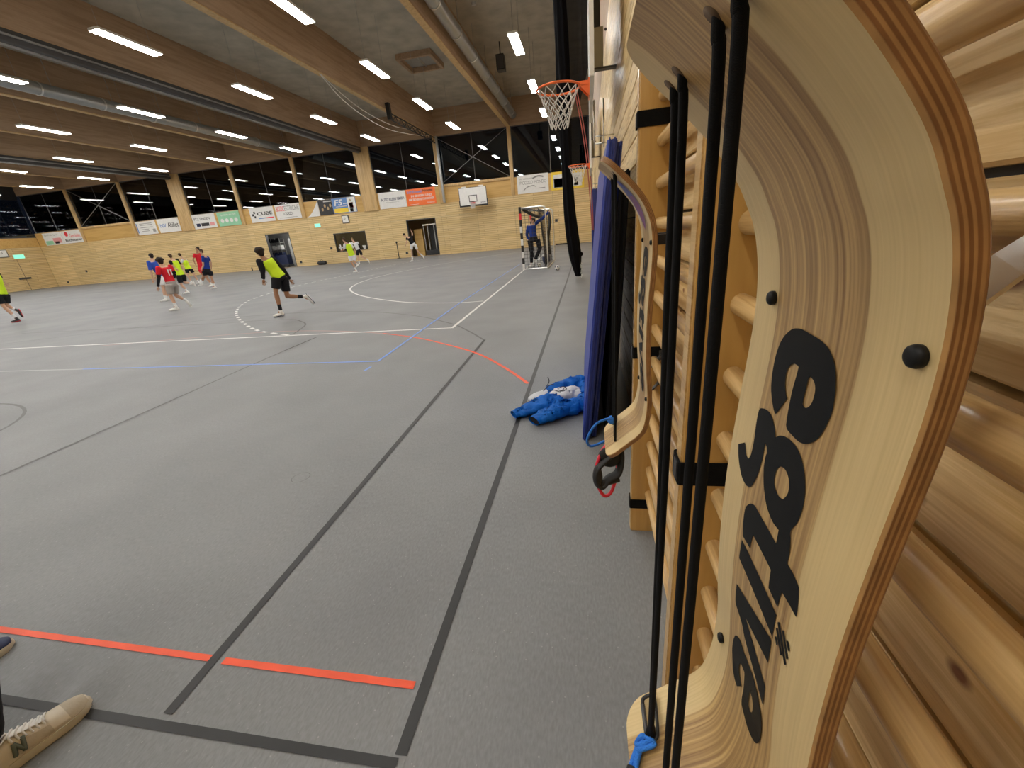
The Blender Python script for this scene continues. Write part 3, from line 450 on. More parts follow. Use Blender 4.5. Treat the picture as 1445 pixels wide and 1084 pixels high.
strip('volleyball_line_blue',[(-2.55,4.36),(-2.716,8.454),(-2.818,17.7)],.035,M['l_blu'],.0035); strip('corner_mark_blue',[(-2.542,4.03),(-2.537,4.17)],.035,M['l_blu'],.0021)
strip('circle_black',[(-6.75+1.35*math.cos(t)*1.0,2.1+1.1*math.sin(t)) for t in [2*math.pi*k/48 for k in range(49)]],.03,M['l_wrn'],.002)
strip('scuff_ring',[(-1.83+.055*math.cos(t),1.93+.055*math.sin(t)) for t in [2*math.pi*k/20 for k in range(21)]],.003,M['l_wrn'],.001)
# ------------------------------------------------------------------ ceiling lights
bays=[-2.5,-8.3,-14.05,-20.0,-25.85,-31.7,-37.4,-43.2,-49]
rows=[-6.9,-1.8,3.3,8.4,13.5,18.7,23.85,29.0]  # two rows behind the camera are added, unseen, to brighten the near end
ordn=['nearest','second from','third from','fourth from','fifth from','sixth from','seventh from','eighth from']
bayn=['nearest','second from','third from','fourth from','fifth from','sixth from','seventh from','eighth from','ninth from']
ZL=7.86; proto=None
for i,x in enumerate(bays):
    for j,y in enumerate(rows):
        lab='LED strip light %s the window wall, bay %s the right wall'%(ordn[7-j],bayn[i])
        if proto is None:
            proto=thing('ceiling_light',(x,y,ZL),lab,'light','LED ceiling lights')
            box('housing',x-.18,x+.18,y-.99,y+.99,ZL,ZL+.07,M['white'],proto)
            box('diffuser',x-.165,x+.165,y-.975,y+.975,ZL-.014,ZL,M['lamp'],proto)
            for s in (-.8,.8): obj('suspension_cable',MB().tube([(x,y+s,ZL+.07),(x,y+s,ZC)],.006,4),M['zinc'],proto)
        else:
            c=copy_tree(proto); c.location=(x,y,ZL); c['label']=lab
# ------------------------------------------------------------------ ducts, rails, hatch, speaker, cables
def duct(x,z,lab):
    t=thing('air_duct',(x,15,z),lab,'duct')
    obj('duct_pipe',MB().tube([(x,Y0+.1,z),(x,Y1-1.2,z)],.24,20),M['zinc'],t,'auto')
    y=0.5
    y=Y0+.5
    while y<Y1-1.2:
        obj('joint_collar',MB().tube([(x,y,z),(x,y+.06,z)],.262,20),M['steel'],t,'auto'); obj('hanger_strap',MB().tube([(x,y+.6,z+.24),(x,y+.6,ZC)],.012,4),M['zinc'],t); y+=2.4
    for k in range(int((Y1-2.5)/.3)): pass
duct(-4.82,8.62,'silver spiral air duct along the beam nearest the hoops'); duct(-22.05,8.45,'silver air duct between beams on the left of the ceiling')
t=thing('roof_hatch',(-8.3,24.4,ZC),'grey glazed roof hatch set into the ceiling above the goal end','hatch')
fr=MB(); fr.box(-9.2,-7.35,23.3,23.45,ZC-.25,ZC); fr.box(-9.2,-7.35,25.2,25.35,ZC-.25,ZC); fr.box(-9.2,-9.05,23.45,25.2,ZC-.25,ZC); fr.box(-7.5,-7.35,23.45,25.2,ZC-.25,ZC)
obj('hatch_frame',fr,M['glulam'],t); box('hatch_panel',-9.05,-7.5,23.45,25.2,ZC-.03,ZC-.005,M['grey'],t); box('hatch_bar',-8.32,-8.24,23.45,25.2,ZC-.06,ZC-.03,M['zinc'],t)
t=thing('loudspeaker',(-4.05,24.0,9.2),'black loudspeaker hanging beside a ceiling light near the hoops','speaker')
box('cabinet',-4.25,-3.85,23.75,24.25,8.75,9.4,M['black'],t,.03); box('grille',-4.22,-3.88,23.735,23.75,8.8,9.35,M['darksteel'],t); obj('bracket',MB().tube([(-4.05,24,9.4),(-4.05,24,ZC)],.03,6),M['darksteel'],t)
t=thing('lighting_truss',(-10.74,28.3,8.0),'black lattice truss under a roof beam at the window wall','truss')
for zz in (7.72,8.05): obj('chord',MB().tube([(-10.74,25,zz),(-10.74,32.3,zz)],.04,6),M['black'],t)
mb=MB()
for k in range(18): mb.tube([(-10.74,25+.405*k,7.72 if k%2 else 8.05),(-10.74,25+.405*(k+1),8.05 if k%2 else 7.72)],.022,5)
obj('lacing',mb,M['black'],t); box('control_box',-10.84,-10.64,24.9,25.15,7.7,8.5,M['black'],t)
t=thing('swag_cable',(-10.95,24,7.5),'pale cables hanging in swags below the brown beam','cable')
obj('cable',MB().tube(catmull([(-10.95,19.0,8.2),(-10.95,20.5,7.62),(-10.95,22.9,7.30),(-10.95,25.5,7.30),(-10.95,29.5,7.75),(-10.95,31.8,8.15)],8),.018,5),M['rope'],t,True)
obj('cable',MB().tube(catmull([(-10.95,19.05,8.2),(-10.95,20.8,7.8),(-10.95,23.0,7.56),(-10.95,26,7.6),(-10.95,29,7.95)],8),.014,5),M['rope'],t,True)
for k,(x,y) in enumerate(((-4.3,20.1),(-3.2,24.6))):
    o=obj('smoke_detector',MB().tube([(x,y,ZC-.08),(x,y,ZC)],[.08,.11],12),M['ltgrey'],None,'auto'); tag(o,['small round smoke detector left of the ceiling lights','small round smoke detector beyond the black loudspeaker'][k],'detector')
# ------------------------------------------------------------------ rooms behind the openings
def room(x0,x1,z1,depth,m):
    mb=MB(); y0=Y1+.22; y1=y0+depth
    mb.box(x0-1.2,x1+.6,y1,y1+.1,0,z1+.4); mb.box(x0-1.3,x0-1.2,y0,y1,0,z1+.4); mb.box(x1+.6,x1+.7,y0,y1,0,z1+.4); mb.box(x0-1.2,x1+.6,y0,y1,z1+.4,z1+.5)
    return mb
tr=struct('trim_1',room(-28.4,-24.88,2.82,3,0),M['grey']); tr=struct('trim_2',room(-14.22,-11.76,2.82,3,0),M['tan']); tr=struct('trim_3',room(-20.8,-17.9,2.4,2,0),M['tan'])
for k,(a,b,c,d) in enumerate(OPEN):
    mb=MB().box(a,a+.05,Y1-.01,Y1+.24,c,d).box(b-.05,b,Y1-.01,Y1+.24,c,d).box(a+.05,b-.05,Y1-.01,Y1+.24,d-.06,d)
    if c: mb.box(a+.05,b-.05,Y1-.01,Y1+.24,c,c+.05)
    w=struct(['door_2','window_11','door_3'][k],mb,M['darksteel'])
    if k==1: obj('glass_pane',MB().box(a+.05,b-.05,Y1+.05,Y1+.058,c+.05,d-.06),M['glass'],w)
t=thing('storage_shelf',(-27.9,34.6,0),'steel shelf rack of gear inside the open store room','shelf')
for z in (.9,1.5,2.1): box('shelf_board',-28.8,-27.05,34.3,34.9,z,z+.04,M['steel'],t)
for x in (-28.8,-27.95,-27.08):
    for y in (34.3,34.87): box('post',x,x+.03,y,y+.03,0,2.5,M['steel'],t)
sc=[('navy','dark blue'),('red','red'),('white','white'),('tan','brown'),('black','black'),('orange','orange')]
n=0
for z in (.94,1.54,2.14):
    for k in range(4):
        m,c=sc[(n*5+k)%6]; x=-28.7+k*.42; hh=.25+.2*((n*7+k*3)%4)/4; n+=1
        o=obj('gear_crate',MB().box(x,x+.32,34.32,34.8,z+.001,z+hh),M[m]); tag(o,'%s crate on the %s shelf in the store room, %s from its left end'%(c,{.94:'lowest',1.54:'middle',2.14:'top'}[z],['first','second','third','fourth'][k]),'crate','crates in the store room')
t=thing('mat_trolley',(-26.9,33.7,0),'dark blue mats on a trolley low in the store doorway','trolley')
box('mat_stack',-27.7,-26.1,33.5,34.1,.25,1.05,M['navy'],t,.03); box('deck',-27.75,-26.05,33.48,34.12,.18,.25,M['darksteel'],t)
for x in (-27.6,-26.2): obj('wheel',MB().tube([(x,33.55,.09),(x,33.6,.09)],.09,10),M['black'],t)
box('locker',-26.9,-26.1,35.2,35.9,0,2.4,M['ltgrey']); tag(bpy.data.objects['locker'],'pale grey locker at the right in the store room','locker')
o=box('store_lamp',-26.6,-25.4,34.2,34.3,2.98,3.05,M['lamp']); tag(o,'lit tube lamp under the ceiling of the store room','lamp')
t=thing('equipment_rack',(-12.8,34.4,0),'tall dark rack with pale uprights inside the right doorway','rack')
for x in (-13.3,-12.95,-12.4,-12.0): box('upright',x,x+.06,34.0,34.06,0,2.4,M['zinc'],t)
box('top_rail',-13.35,-11.85,33.99,34.07,2.34,2.42,M['steel'],t); box('back_panel',-12.9,-11.9,34.3,34.34,.1,2.3,M['black'],t); box('base_box',-13.3,-11.9,33.9,34.5,.05,.4,M['dark'],t)
o=box('cupboard',-14.1,-13.4,33.9,34.5,0,2.1,M['band']); tag(o,'brown timber cupboard inside the right doorway','cupboard')
t=thing('control_desk',(-19.4,33.9,.0),'dark desk behind the black wall window','desk'); box('desk_top',-20.6,-18.1,33.4,34.2,1.0,1.06,M['dark'],t); box('monitor',-20.0,-19.5,33.7,33.74,1.06,1.5,M['black'],t)
t=thing('cross_sticker',(-20.4,Y1,1.2),'white cross on the lower left of the dark wall window','sticker'); mb=MB().box(-20.47,-20.35,Y1+.040,Y1+.048,1.0,1.46).box(-20.59,-20.23,Y1+.040,Y1+.048,1.17,1.29); obj('cross',mb,M['white'],t)
o=obj('flower_pot',MB().tube([(-18.25,Y1+.14,.96),(-18.25,Y1+.14,1.25)],[.13,.2],12),M['white'],None,'auto'); tag(o,'white pot behind the lower right of the dark wall window','pot')
# ================================================================== THINGS ON THE FAR WALL
YA=Y1-.035   # front of the banners sits proud of the band panels
def banner(c,z,m,lab):
    t=thing('banner',((c[0]+c[1])/2,Y1,z[0]),lab,'banner')
    box('banner_sheet',c[0],c[1],Y1-.02,Y1+.015,z[0],z[1],m,t); return t
yt=Y1-.022
def rect(n,x0,x1,z0,z1,m,t): return box(n,x0,x1,yt-.006,yt+.002,z0,z1,m,t)
t=banner((-51.0,-48.75),(3.8,4.9),M['white'],'white and rose banner with a green strip at the far left end')
text('lettering','Sport & Spiel',-50.8,-49.2,4.6,4.75,yt,M['grey'],t); rect('print_block',-50.9,-50.0,3.85,4.2,M['green'],t); rect('print_block',-49.95,-48.95,3.95,4.4,M['pink'],t); rect('print_block',-49.8,-49.3,3.9,4.1,M['dark'],t)
t=banner((-48.7,-46.42),(3.8,4.9),M['white'],'white banner with a red seal and thick black word below')
o=obj('logo',MB().ell((-48.15,yt,4.62),((.2,0,0),(0,.008,0),(0,0,.22))),M['red'],t); text('lettering','Getränke',-47.85,-46.55,4.3,4.6,yt,M['red'],t); text('lettering','Buchstaner',-48.5,-46.5,3.97,4.2,yt,M['black'],t,.02)
t=banner((-39.98,-37.85),(3.83,4.93),M['white'],'white banner with small grey text lines, left of a white wordmark banner')
for k,z in enumerate((4.72,4.6,4.4,4.25,4.1)): rect('text_line',-39.55,-38.2+(-.5 if k>2 else 0),z,z+.045,M['grey'],t)
rect('margin_print',-39.95,-39.85,4.0,4.8,M['blueprint'],t); rect('logo',-38.3,-38.0,4.0,4.25,M['grey'],t)
t=banner((-37.6,-35.34),(3.83,4.95),M['white'],'white banner with one dark wordmark, against the wide timber column')
text('lettering','NV',-37.4,-36.75,4.25,4.55,yt,M['blueprint'],t); text('lettering','Abillet',-36.6,-35.45,4.2,4.6,yt,M['dark'],t,.01)
t=banner((-33.9,-31.55),(3.82,4.95),M['white'],'white banner with small photo blocks along its lower half')
text('lettering','PTZ SINGEN',-33.7,-32.1,4.5,4.7,yt,M['dark'],t); rect('print_block',-33.6,-33.2,4.0,4.25,M['navy'],t); rect('print_block',-33.1,-32.3,4.0,4.25,M['dark'],t); rect('print_block',-32.2,-31.75,4.0,4.25,M['pink'],t)
t=banner((-31.3,-29.1),(3.82,4.93),M['green'],'pale green banner with a row of white circles')
for k in range(4): obj('icon',MB().ell((-30.9+.46*k,yt,4.25),((.17,0,0),(0,.008,0),(0,0,.17)),12,6),M['white'],t)
text('lettering','Apotheke am Park',-31.0,-29.4,4.6,4.78,yt,M['white'],t)
t=banner((-28.05,-25.75),(3.83,4.96),M['white'],'white banner with chequered squares and a blue and red underline')
for a,b in ((0,0),(.17,.17),(.17,-.17)): rect('logo_square',-27.85+a,-27.7+a,4.33+b,4.5+b,M['black'],t)
text('lettering','CUBE',-27.35,-25.9,4.34,4.6,yt,M['black'],t,.02); rect('underline',-27.3,-26.6,4.08,4.15,M['blueprint'],t); rect('underline',-26.6,-25.85,4.08,4.15,M['red'],t)
t=banner((-25.55,-23.25),(3.84,4.97),M['white'],'white banner with red and grey tall lettering over a diamond emblem')
text('lettering','BOZIC',-25.45,-24.7,4.48,4.85,yt,M['red'],t); text('lettering','ESTRICHE',-24.68,-23.35,4.48,4.85,yt,M['grey'],t)
mb=MB()
for dx in (-.22,0,.22): mb.tube([(-24.4+dx-.25,yt,4.25),(-24.4+dx,yt,4.36),(-24.4+dx+.25,yt,4.25),(-24.4+dx,yt,4.14)],.018,4,closed=True)
obj('emblem',mb,M['dark'],t); rect('text_line',-25.3,-23.6,3.95,3.98,M['grey'],t)
t=thing('banner',(-22.150,Y1,3.8),'white triangular banner with a curved slanted edge','banner')
mb=MB(); pr=[(-22.800,3.8)]+[(-22.800+1.25*s,3.8+1.15*s**1.6) for s in [k/8 for k in range(1,9)]]+[(-21.570,3.8)]
vs=[(x,Y1-.02,z) for x,z in pr]+[(x,Y1+.012,z) for x,z in pr]; n=len(pr); mb.add(vs,[tuple(range(n)),tuple(range(2*n-1,n-1,-1))]+[(i,(i+1)%n,n+(i+1)%n,n+i) for i in range(n)]); obj('banner_sheet',mb,M['white'],t)
t=banner((-21.520,-20.310),(3.82,4.95),M['dark'],'black poster of shadowy figures, left of the sky blue banner')
for x,z in ((-21.220,4.25),(-20.970,4.5),(-20.720,4.3),(-20.470,4.5)): obj('face_print',MB().ell((x,yt,z),((.09,0,0),(0,.006,0),(0,0,.13)),10,6),M['tan'],t)
rect('text_line',-21.020,-20.320,4.78,4.86,M['ltgrey'],t)
t=banner((-20.280,-18.200),(3.84,4.95),M['blueprint'],'sky blue banner with large white F5 and an orange block')
text('lettering','F5',-20.100,-19.350,4.4,4.85,yt,M['white'],t,.02,.2); rect('cloud_print',-19.300,-18.900,4.5,4.56,M['white'],t); rect('cloud_print',-20.000,-19.000,4.3,4.36,M['ltgrey'],t); rect('orange_block',-20.200,-18.950,3.88,4.2,M['yellow'],t); rect('white_block',-18.920,-18.230,3.86,4.93,M['white'],t)
rect('red_print',-18.800,-18.450,4.15,4.55,M['red'],t); rect('dark_print',-18.800,-18.500,3.88,4.12,M['dark'],t); obj('figure_print',MB().ell((-18.630,yt,4.72),((.1,0,0),(0,.008,0),(0,0,.14)),10,6),M['tan'],t); text('lettering','B',-18.380,-18.280,4.0,4.2,yt,M['navy'],t)
t=banner((-16.18,-13.9),(3.80,4.96),M['white'],'white banner with blue capitals in one line, left of the orange banner')
text('lettering','AUTO KLEIN GMBH',-16.0,-14.05,4.35,4.55,yt,M['navy'],t,.012); text('lettering','Meisterwerkstatt am Ort',-15.6,-14.5,4.2,4.27,yt,M['grey'],t)
t=banner((-13.85,-11.46),(3.80,4.98),M['orange'],'bright orange banner with white capitals in two lines')
text('lettering','Schlüssel',-13.75,-12.55,4.68,4.9,yt,M['blueprint'],t,.02); text('lettering','Nogel',-12.5,-11.65,4.65,4.9,yt,M['black'],t,.02); text('lettering','IN SINGEN UND',-13.45,-11.75,4.4,4.56,yt,M['white'],t,.02); text('lettering','IHR SICHERHEITS-PARTNER',-13.65,-11.6,4.15,4.31,yt,M['white'],t,.02); text('lettering','Notdienst',-12.2,-11.6,3.9,4.0,yt,M['white'],t); rect('text_line',-13.6,-12.9,3.88,3.9,M['white'],t)
t=banner((-5.05,-2.75),(3.8,5.02),M['white'],'white banner with grey serif lettering, above the handball goal')
text('lettering','PICCOLO MONDO',-4.85,-2.9,4.4,4.62,yt,M['grey'],t); text('lettering','BAR · RISTORANTE',-4.9,-3.9,4.72,4.82,yt,M['grey'],t); obj('emblem',MB().tube(catmull([(-4.6,yt,4.0),(-4.35,yt,4.2),(-3.9,yt,4.28),(-3.7,yt,4.2)],5),.03,5),M['grey'],t,True); obj('emblem',MB().tube(catmull([(-3.9,yt,4.75),(-3.5,yt,4.88),(-3.1,yt,4.8)],5),.05,5),M['grey'],t,True); rect('text_line',-3.5,-3.0,4.05,4.1,M['grey'],t)
t=banner((-2.55,-.2),(3.8,4.99),M['yellow'],'yellow framed poster behind the hanging black net')
rect('white_field',-2.4,-.35,3.95,4.8,M['white'],t); rect('dark_figures',-2.35,-1.75,3.97,4.55,M['dark'],t); rect('text_line',-1.5,-.5,4.55,4.62,M['grey'],t); rect('dark_figures',-.9,-.6,4.0,4.5,M['grey'],t)
# exit signs, clocks, sockets, post
t=thing('exit_sign',(-22.0,Y1,3.0),'lit green exit sign between store door and wall clock','sign'); box('lit_panel',-22.25,-21.75,Y1-.05,Y1-.045,2.98,3.24,M['exit'],t); box('sign_body',-22.27,-21.73,Y1-.045,Y1,2.96,3.26,M['white'],t)
t=thing('exit_sign',(X0,31.0,2.97),'lit green exit sign over the door in the left wall','sign'); box('lit_panel',X0+.045,X0+.05,30.62,31.38,2.86,3.18,M['exit'],t); box('sign_body',X0,X0+.045,30.6,31.4,2.84,3.2,M['white'],t)
def clock(c,axis,lab):
    t=thing('wall_clock',c,lab,'clock'); x,y,z=c
    if axis=='y':
        box('clock_case',x-.3,x+.3,y-.06,y,z-.3,z+.3,M['darksteel'],t,.01); box('clock_face',x-.25,x+.25,y-.066,y-.06,z-.25,z+.25,M['white'],t); box('hand',x-.012,x+.012,y-.072,y-.067,z,z+.14,M['black'],t); box('hand',x-.15,x,y-.072,y-.067,z-.01,z+.015,M['black'],t)
    else:
        box('clock_case',x,x+.06,y-.38,y+.38,z-.33,z+.33,M['darksteel'],t,.01); box('clock_face',x+.06,x+.066,y-.32,y+.32,z-.28,z+.28,M['white'],t); box('hand',x+.067,x+.072,y-.012,y+.012,z,z+.14,M['black'],t); box('hand',x+.067,x+.072,y-.15,y,z-.01,z+.015,M['black'],t)
clock((-19.38,Y1,3.36),'y','square white wall clock above the dark wall window'); clock((X0,29.95,3.34),'x','square white wall clock on the left wall near the exit sign')
for k,(x,z,lab) in enumerate(((-24.42,.36,'black wall socket right of the store room door'),(-13.98-.6,.36,'black wall socket left of the right doorway'),(-2.3,1.75,'dark wall switch to the right of the goal'),(-21.25,1.25,'dark wall switch left of the dark window'),(-47.7,1.2,'small dark wall hole high on the left slatted wall'),(-50.5,.35,'small dark wall hole low on the left slatted wall'))):
    t=thing('wall_socket',(x,Y1,z),lab,'socket'); box('cover',x-.1,x+.1,Y1-.03,Y1,z-.1,z+.1,M['darksteel'],t,.008); obj('outlet',MB().tube([(x,Y1-.034,z),(x,Y1-.03,z)],.06,10),M['black'],t)
t=thing('barrier_post',(-15.15,Y1-.35,0),'slim black barrier post left of the right doorway','post'); obj('pole',MB().tube([(-15.2,Y1-.3,.03),(-15.2,Y1-.3,1.2)],.035,8),M['black'],t); obj('cap',MB().ell((-15.2,Y1-.3,1.24),((.08,0,0),(0,.08,0),(0,0,.08)),8,6),M['black'],t,True); obj('base_disc',MB().tube([(-15.2,Y1-.3,0),(-15.2,Y1-.3,.03)],.18,14),M['black'],t)
for k,(x,hh) in enumerate(((-29.0,.32),(-28.2,.12),(-27.75,.3))):
    o=obj('bottle',MB().tube([(x,Y1-.5,0),(x,Y1-.5,hh*.7),(x,Y1-.5,hh*.85),(x,Y1-.5,hh)],[.05,.05,.02,.02],8),M['dark'],None,'auto'); tag(o,['tall dark bottle furthest from the store door','short dark bottle between two taller ones','dark bottle nearest the store door'][k],'bottle','bottles on the floor by the wall')
t=thing('sports_bag',(-22.1,Y1-.5,0),'small black sports bag on the floor by the far wall','bag'); mb=MB().tube([(-22.5,Y1-.5,.15),(-22.4,Y1-.5,.16),(-21.8,Y1-.5,.16),(-21.7,Y1-.5,.15)],[.10,.155,.155,.10],10); obj('bag_body',mb,M['black'],t,True); obj('handle',MB().tube(catmull([(-22.3,Y1-.5,.3),(-22.1,Y1-.5,.42),(-21.9,Y1-.5,.3)],4),.015,5),M['darksteel'],t,True)
# ------------------------------------------------------------------ basketball hoops
def lattice(cx,cy,z0,z1,r0,r1,n=12,rows=5,rad=.004):
    mb=MB()
    for s in (1,-1):
        for k in range(n):
            pts=[]
            for i in range(rows+1):
                t=i/rows; r=r0+(r1-r0)*(t**.75); a=2*math.pi*(k+s*.5*i+.5*(s<0)*0)/n
                pts.append((cx+r*math.cos(a),cy+r*math.sin(a),z0+(z1-z0)*t))
            mb.tube(pts,rad,4,caps=False)
    return mb
def side_hoop(cx,cy,cz,bx,lab):
    t=thing('basketball_hoop',(bx,cy,cz),lab,'basketball hoop')
    box('backboard',bx,bx+.022,cy-.80,cy+.80,cz-.15,cz+.85,M['ltgrey'],t); 
    mb=MB().box(bx-.006,bx+.028,cy-.815,cy-.80,cz-.16,cz+.86).box(bx-.006,bx+.028,cy+.80,cy+.815,cz-.16,cz+.86).box(bx-.006,bx+.028,cy-.8,cy+.8,cz+.85,cz+.865).box(bx-.006,bx+.028,cy-.8,cy+.8,cz-.165,cz-.15); obj('edge_frame',mb,M['white'],t)
    rim=[(cx+.205*math.cos(a),cy+.205*math.sin(a),cz) for a in [2*math.pi*k/36 for k in range(36)]]
    obj('rim',MB().tube(rim,.0105,8,closed=True),M['orange'],t,True)
    mb=MB().box(cx+.19,bx,cy-.06,cy+.06,cz-.012,cz+.018).box(bx-.016,bx,cy-.09,cy+.09,cz-.11,cz+.03)
    for s in (-1,1): mb.add([(cx+.20,cy+s*.05,cz-.01),(bx,cy+s*.05,cz-.01),(bx,cy+s*.05,cz-.11),(cx+.20,cy+s*.055,cz-.01),(bx,cy+s*.055,cz-.01),(bx,cy+s*.055,cz-.11)],[(0,1,2),(5,4,3),(0,3,4,1),(1,4,5,2),(2,5,3,0)])
    obj('rim_bracket',mb,M['orange'],t)
    obj('net',lattice(cx,cy,cz-.01,cz-.33,.20,.085,12,6,.0042),M['rope'],t,True)
    box('mounting_board',bx+.010,.178,cy+.16,cy+.20,cz+.16,cz+.48,M['plywd'],t); box('upper_pad',bx+.010,.150,cy+.15,cy+.21,cz+.48,cz+1.0,M['black'],t); box('lower_rail',bx+.010,.30,cy+.14,cy+.22,cz+.145,cz+.16,M['darksteel'],t)
    fr=MB(); y=cy+.5
    for x in (bx+.045,.19): fr.tube([(x,y,cz-.47),(x,y,cz-.02)],.008,6)
    for z in (cz-.36,cz-.43): fr.tube([(bx+.045,y,z),(.302,y,z)],.007,6)
    obj('swing_frame',fr,M['steel'],t,True)
    obj('hinge_bolt',MB().tube([(.2,cy+.15,cz+.45),(.2,cy+.16,cz+.45)],.012,8),M['darksteel'],t)
    return t
side_hoop(-.255,4.7,2.59,.045,'orange basketball hoop with white net, the nearer one on the right wall')
side_hoop(-.187,10.2,2.555,.075,'orange basketball hoop with white net, the farther one on the right wall')
t=thing('basketball_hoop',(-8.27,Y1-1,3.3),'white backboard and red hoop on the far wall under the braced window','basketball hoop')
yb=Y1-1.0; bx0,bx1,bz0,bz1=-9.28,-7.24,3.36,4.52
box('backboard',bx0,bx1,yb,yb+.04,bz0,bz1,M['white'],t)
mb=MB().box(bx0-.06,bx1+.06,yb-.02,yb+.05,bz0-.10,bz0+.0).box(bx0-.07,bx0+.0,yb-.02,yb+.05,bz0,bz0+.35).box(bx1,bx1+.07,yb-.02,yb+.05,bz0,bz0+.35).box(bx0-.03,bx0,yb-.01,yb+.04,bz0+.35,bz1).box(bx1,bx1+.03,yb-.01,yb+.04,bz0+.35,bz1).box(bx0-.03,bx1+.03,yb-.01,yb+.04,bz1,bz1+.03); obj('edge_padding',mb,M['black'],t)
mb=MB(); a,b,c,d=-8.58,-7.96,3.56,4.02
for q in ((a,b,c,c+.045),(a,b,d-.045,d),(a,a+.045,c+.045,d-.045),(b-.045,b,c+.045,d-.045)): mb.box(q[0],q[1],yb-.006,yb+.001,q[2],q[3])
obj('target_square',mb,M['black'],t); text('lettering','SPORT',-7.7,-7.32,3.45,3.52,yb-.003,M['navy'],t)
obj('rim',MB().tube([(-8.27+.22*math.cos(q),yb-.28+.22*math.sin(q),3.47) for q in [2*math.pi*k/24 for k in range(24)]],.018,6,closed=True),M['red'],t,True); box('rim_bracket',-8.4,-8.14,yb-.08,yb,3.4,3.52,M['red'],t); obj('net',lattice(-8.27,yb-.28,3.46,3.1,.21,.13,12,5,.012),M['white'],t,True)
for x in (-8.9,-7.6): box('support_arm',x-.04,x+.04,yb+.04,Y1,4.3,4.38,M['zinc'],t); box('top_hook',x-.18,x+.18,yb-.01,yb+.05,bz1+.03,bz1+.1,M['white'],t)
# ------------------------------------------------------------------ handball goal
gx0,gy0,gy1=-2.25,14.8,17.8
t=thing('handball_goal',(-1.9,16.3,0),'handball goal with black and white banded posts and silver frame','goal')
def banded(n,p0,p1,k,redtop=False,first=0):
    p0,p1=Vector(p0),Vector(p1); d=(p1-p0)/k; o=None
    ax=max(range(3),key=lambda i:abs(d[i]))
    for i in range(k):
        a=p0+d*i; b=p0+d*(i+1); h=.04; lo=[min(a[q],b[q])-(h if q!=ax else 0) for q in range(3)]; hi=[max(a[q],b[q])+(h if q!=ax else 0) for q in range(3)]
        m=M['black'] if (i+first)%2==0 else M['white']
        if redtop and i==k-2: m=M['red']
        if o is None: o=box(n,lo[0],hi[0],lo[1],hi[1],lo[2],hi[2],m,t)
        else: box('band',lo[0],hi[0],lo[1],hi[1],lo[2],hi[2],m,o)
banded('post',(gx0,gy0,0),(gx0,gy0,2.06),10,True,1); banded('post',(gx0-.03,gy1,0),(gx0-.03,gy1,2.06),10,True,1); banded('crossbar',(gx0-.015,gy0+.04,2.02),(gx0-.015,gy1-.04,2.02),12,False,1)
gd=.86
for y in (gy0,gy1): obj('side_frame',MB().tube(catmull([(gx0,y,2.02),(gx0+gd-.16,y,2.02),(gx0+gd-.03,y,1.97),(gx0+gd,y,1.84),(gx0+gd,y,.12),(gx0+gd-.04,y,.03),(gx0+gd-.16,y,.02),(gx0,y,.02)],4),.022,7),M['steel'],t,True)
obj('ground_bar',MB().tube([(gx0+gd,gy0,.02),(gx0+gd,gy1,.02)],.022,7),M['steel'],t,True)
mb=MB(); xb=gx0+gd-.1
def sag(y,z): return .22*math.sin(math.pi*(y-gy0)/(gy1-gy0))*(.4+.6*z/2)
for k in range(26):
    y=gy0+(gy1-gy0)*k/25; mb.tube([(xb+sag(y,z)*(-.5)-.15*(z/2)**2,y,z) for z in (0.03,.5,1,1.5,2.0)],.006,3,caps=False)
    mb.tube([(gx0,y,2.02),(xb+sag(y,2)*(-.5)-.15,y,2.0-.1*math.sin(math.pi*k/25))],.006,3,caps=False)
for k in range(18):
    z=.05+k*.115; mb.tube([(xb+sag(y,z)*(-.5)-.15*(z/2)**2,y,z) for y in [gy0+(gy1-gy0)*q/6 for q in range(7)]],.006,3,caps=False)
    for y in (gy0,gy1): mb.tube([(gx0,y,z),(gx0+gd-.05-.15*(z/2)**2,y,z)],.006,3,caps=False)
for y in (gy0,gy1):
    for k in range(7): x=gx0+.04+k*.115; mb.tube([(x,y,.03),(x,y,2.0)],.006,3,caps=False)
obj('goal_net',mb,M['dark'],t)
mb=MB().tube(catmull([(gx0+.1,gy0+.1,1.97),(gx0+.35,gy0+.5,1.80),(gx0+.55,gy0+1.2,1.72),(gx0+.6,gy1-.6,1.8),(gx0+.5,gy1-.1,1.95)],6),[.05]*25,7); obj('bunched_net',mb,M['black'],t,True)
mb=MB().tube(catmull([(gx0+gd-.15,gy1-.1,1.95),(gx0+gd-.1,gy1-.25,1.5),(gx0+gd-.2,gy1-.3,.9),(gx0+gd-.15,gy1-.3,.3)],6),[.06]*19,7); obj('bunched_net',mb,M['black'],t,True)
o=thing('sports_bag',(-1.55,16.6,0),'dark blue bag lying in the back of the goal','bag'); mb=MB().ell((-1.62,16.6,.2),((.16,0,0),(0,.32,0),(0,0,.2)),14,8); obj('bag_body',mb,M['navy'],o,True); obj('bag_flap',MB().ell((-1.66,16.5,.33),((.1,0,0),(0,.2,0),(0,0,.07)),10,6),M['ltgrey'],o,True)
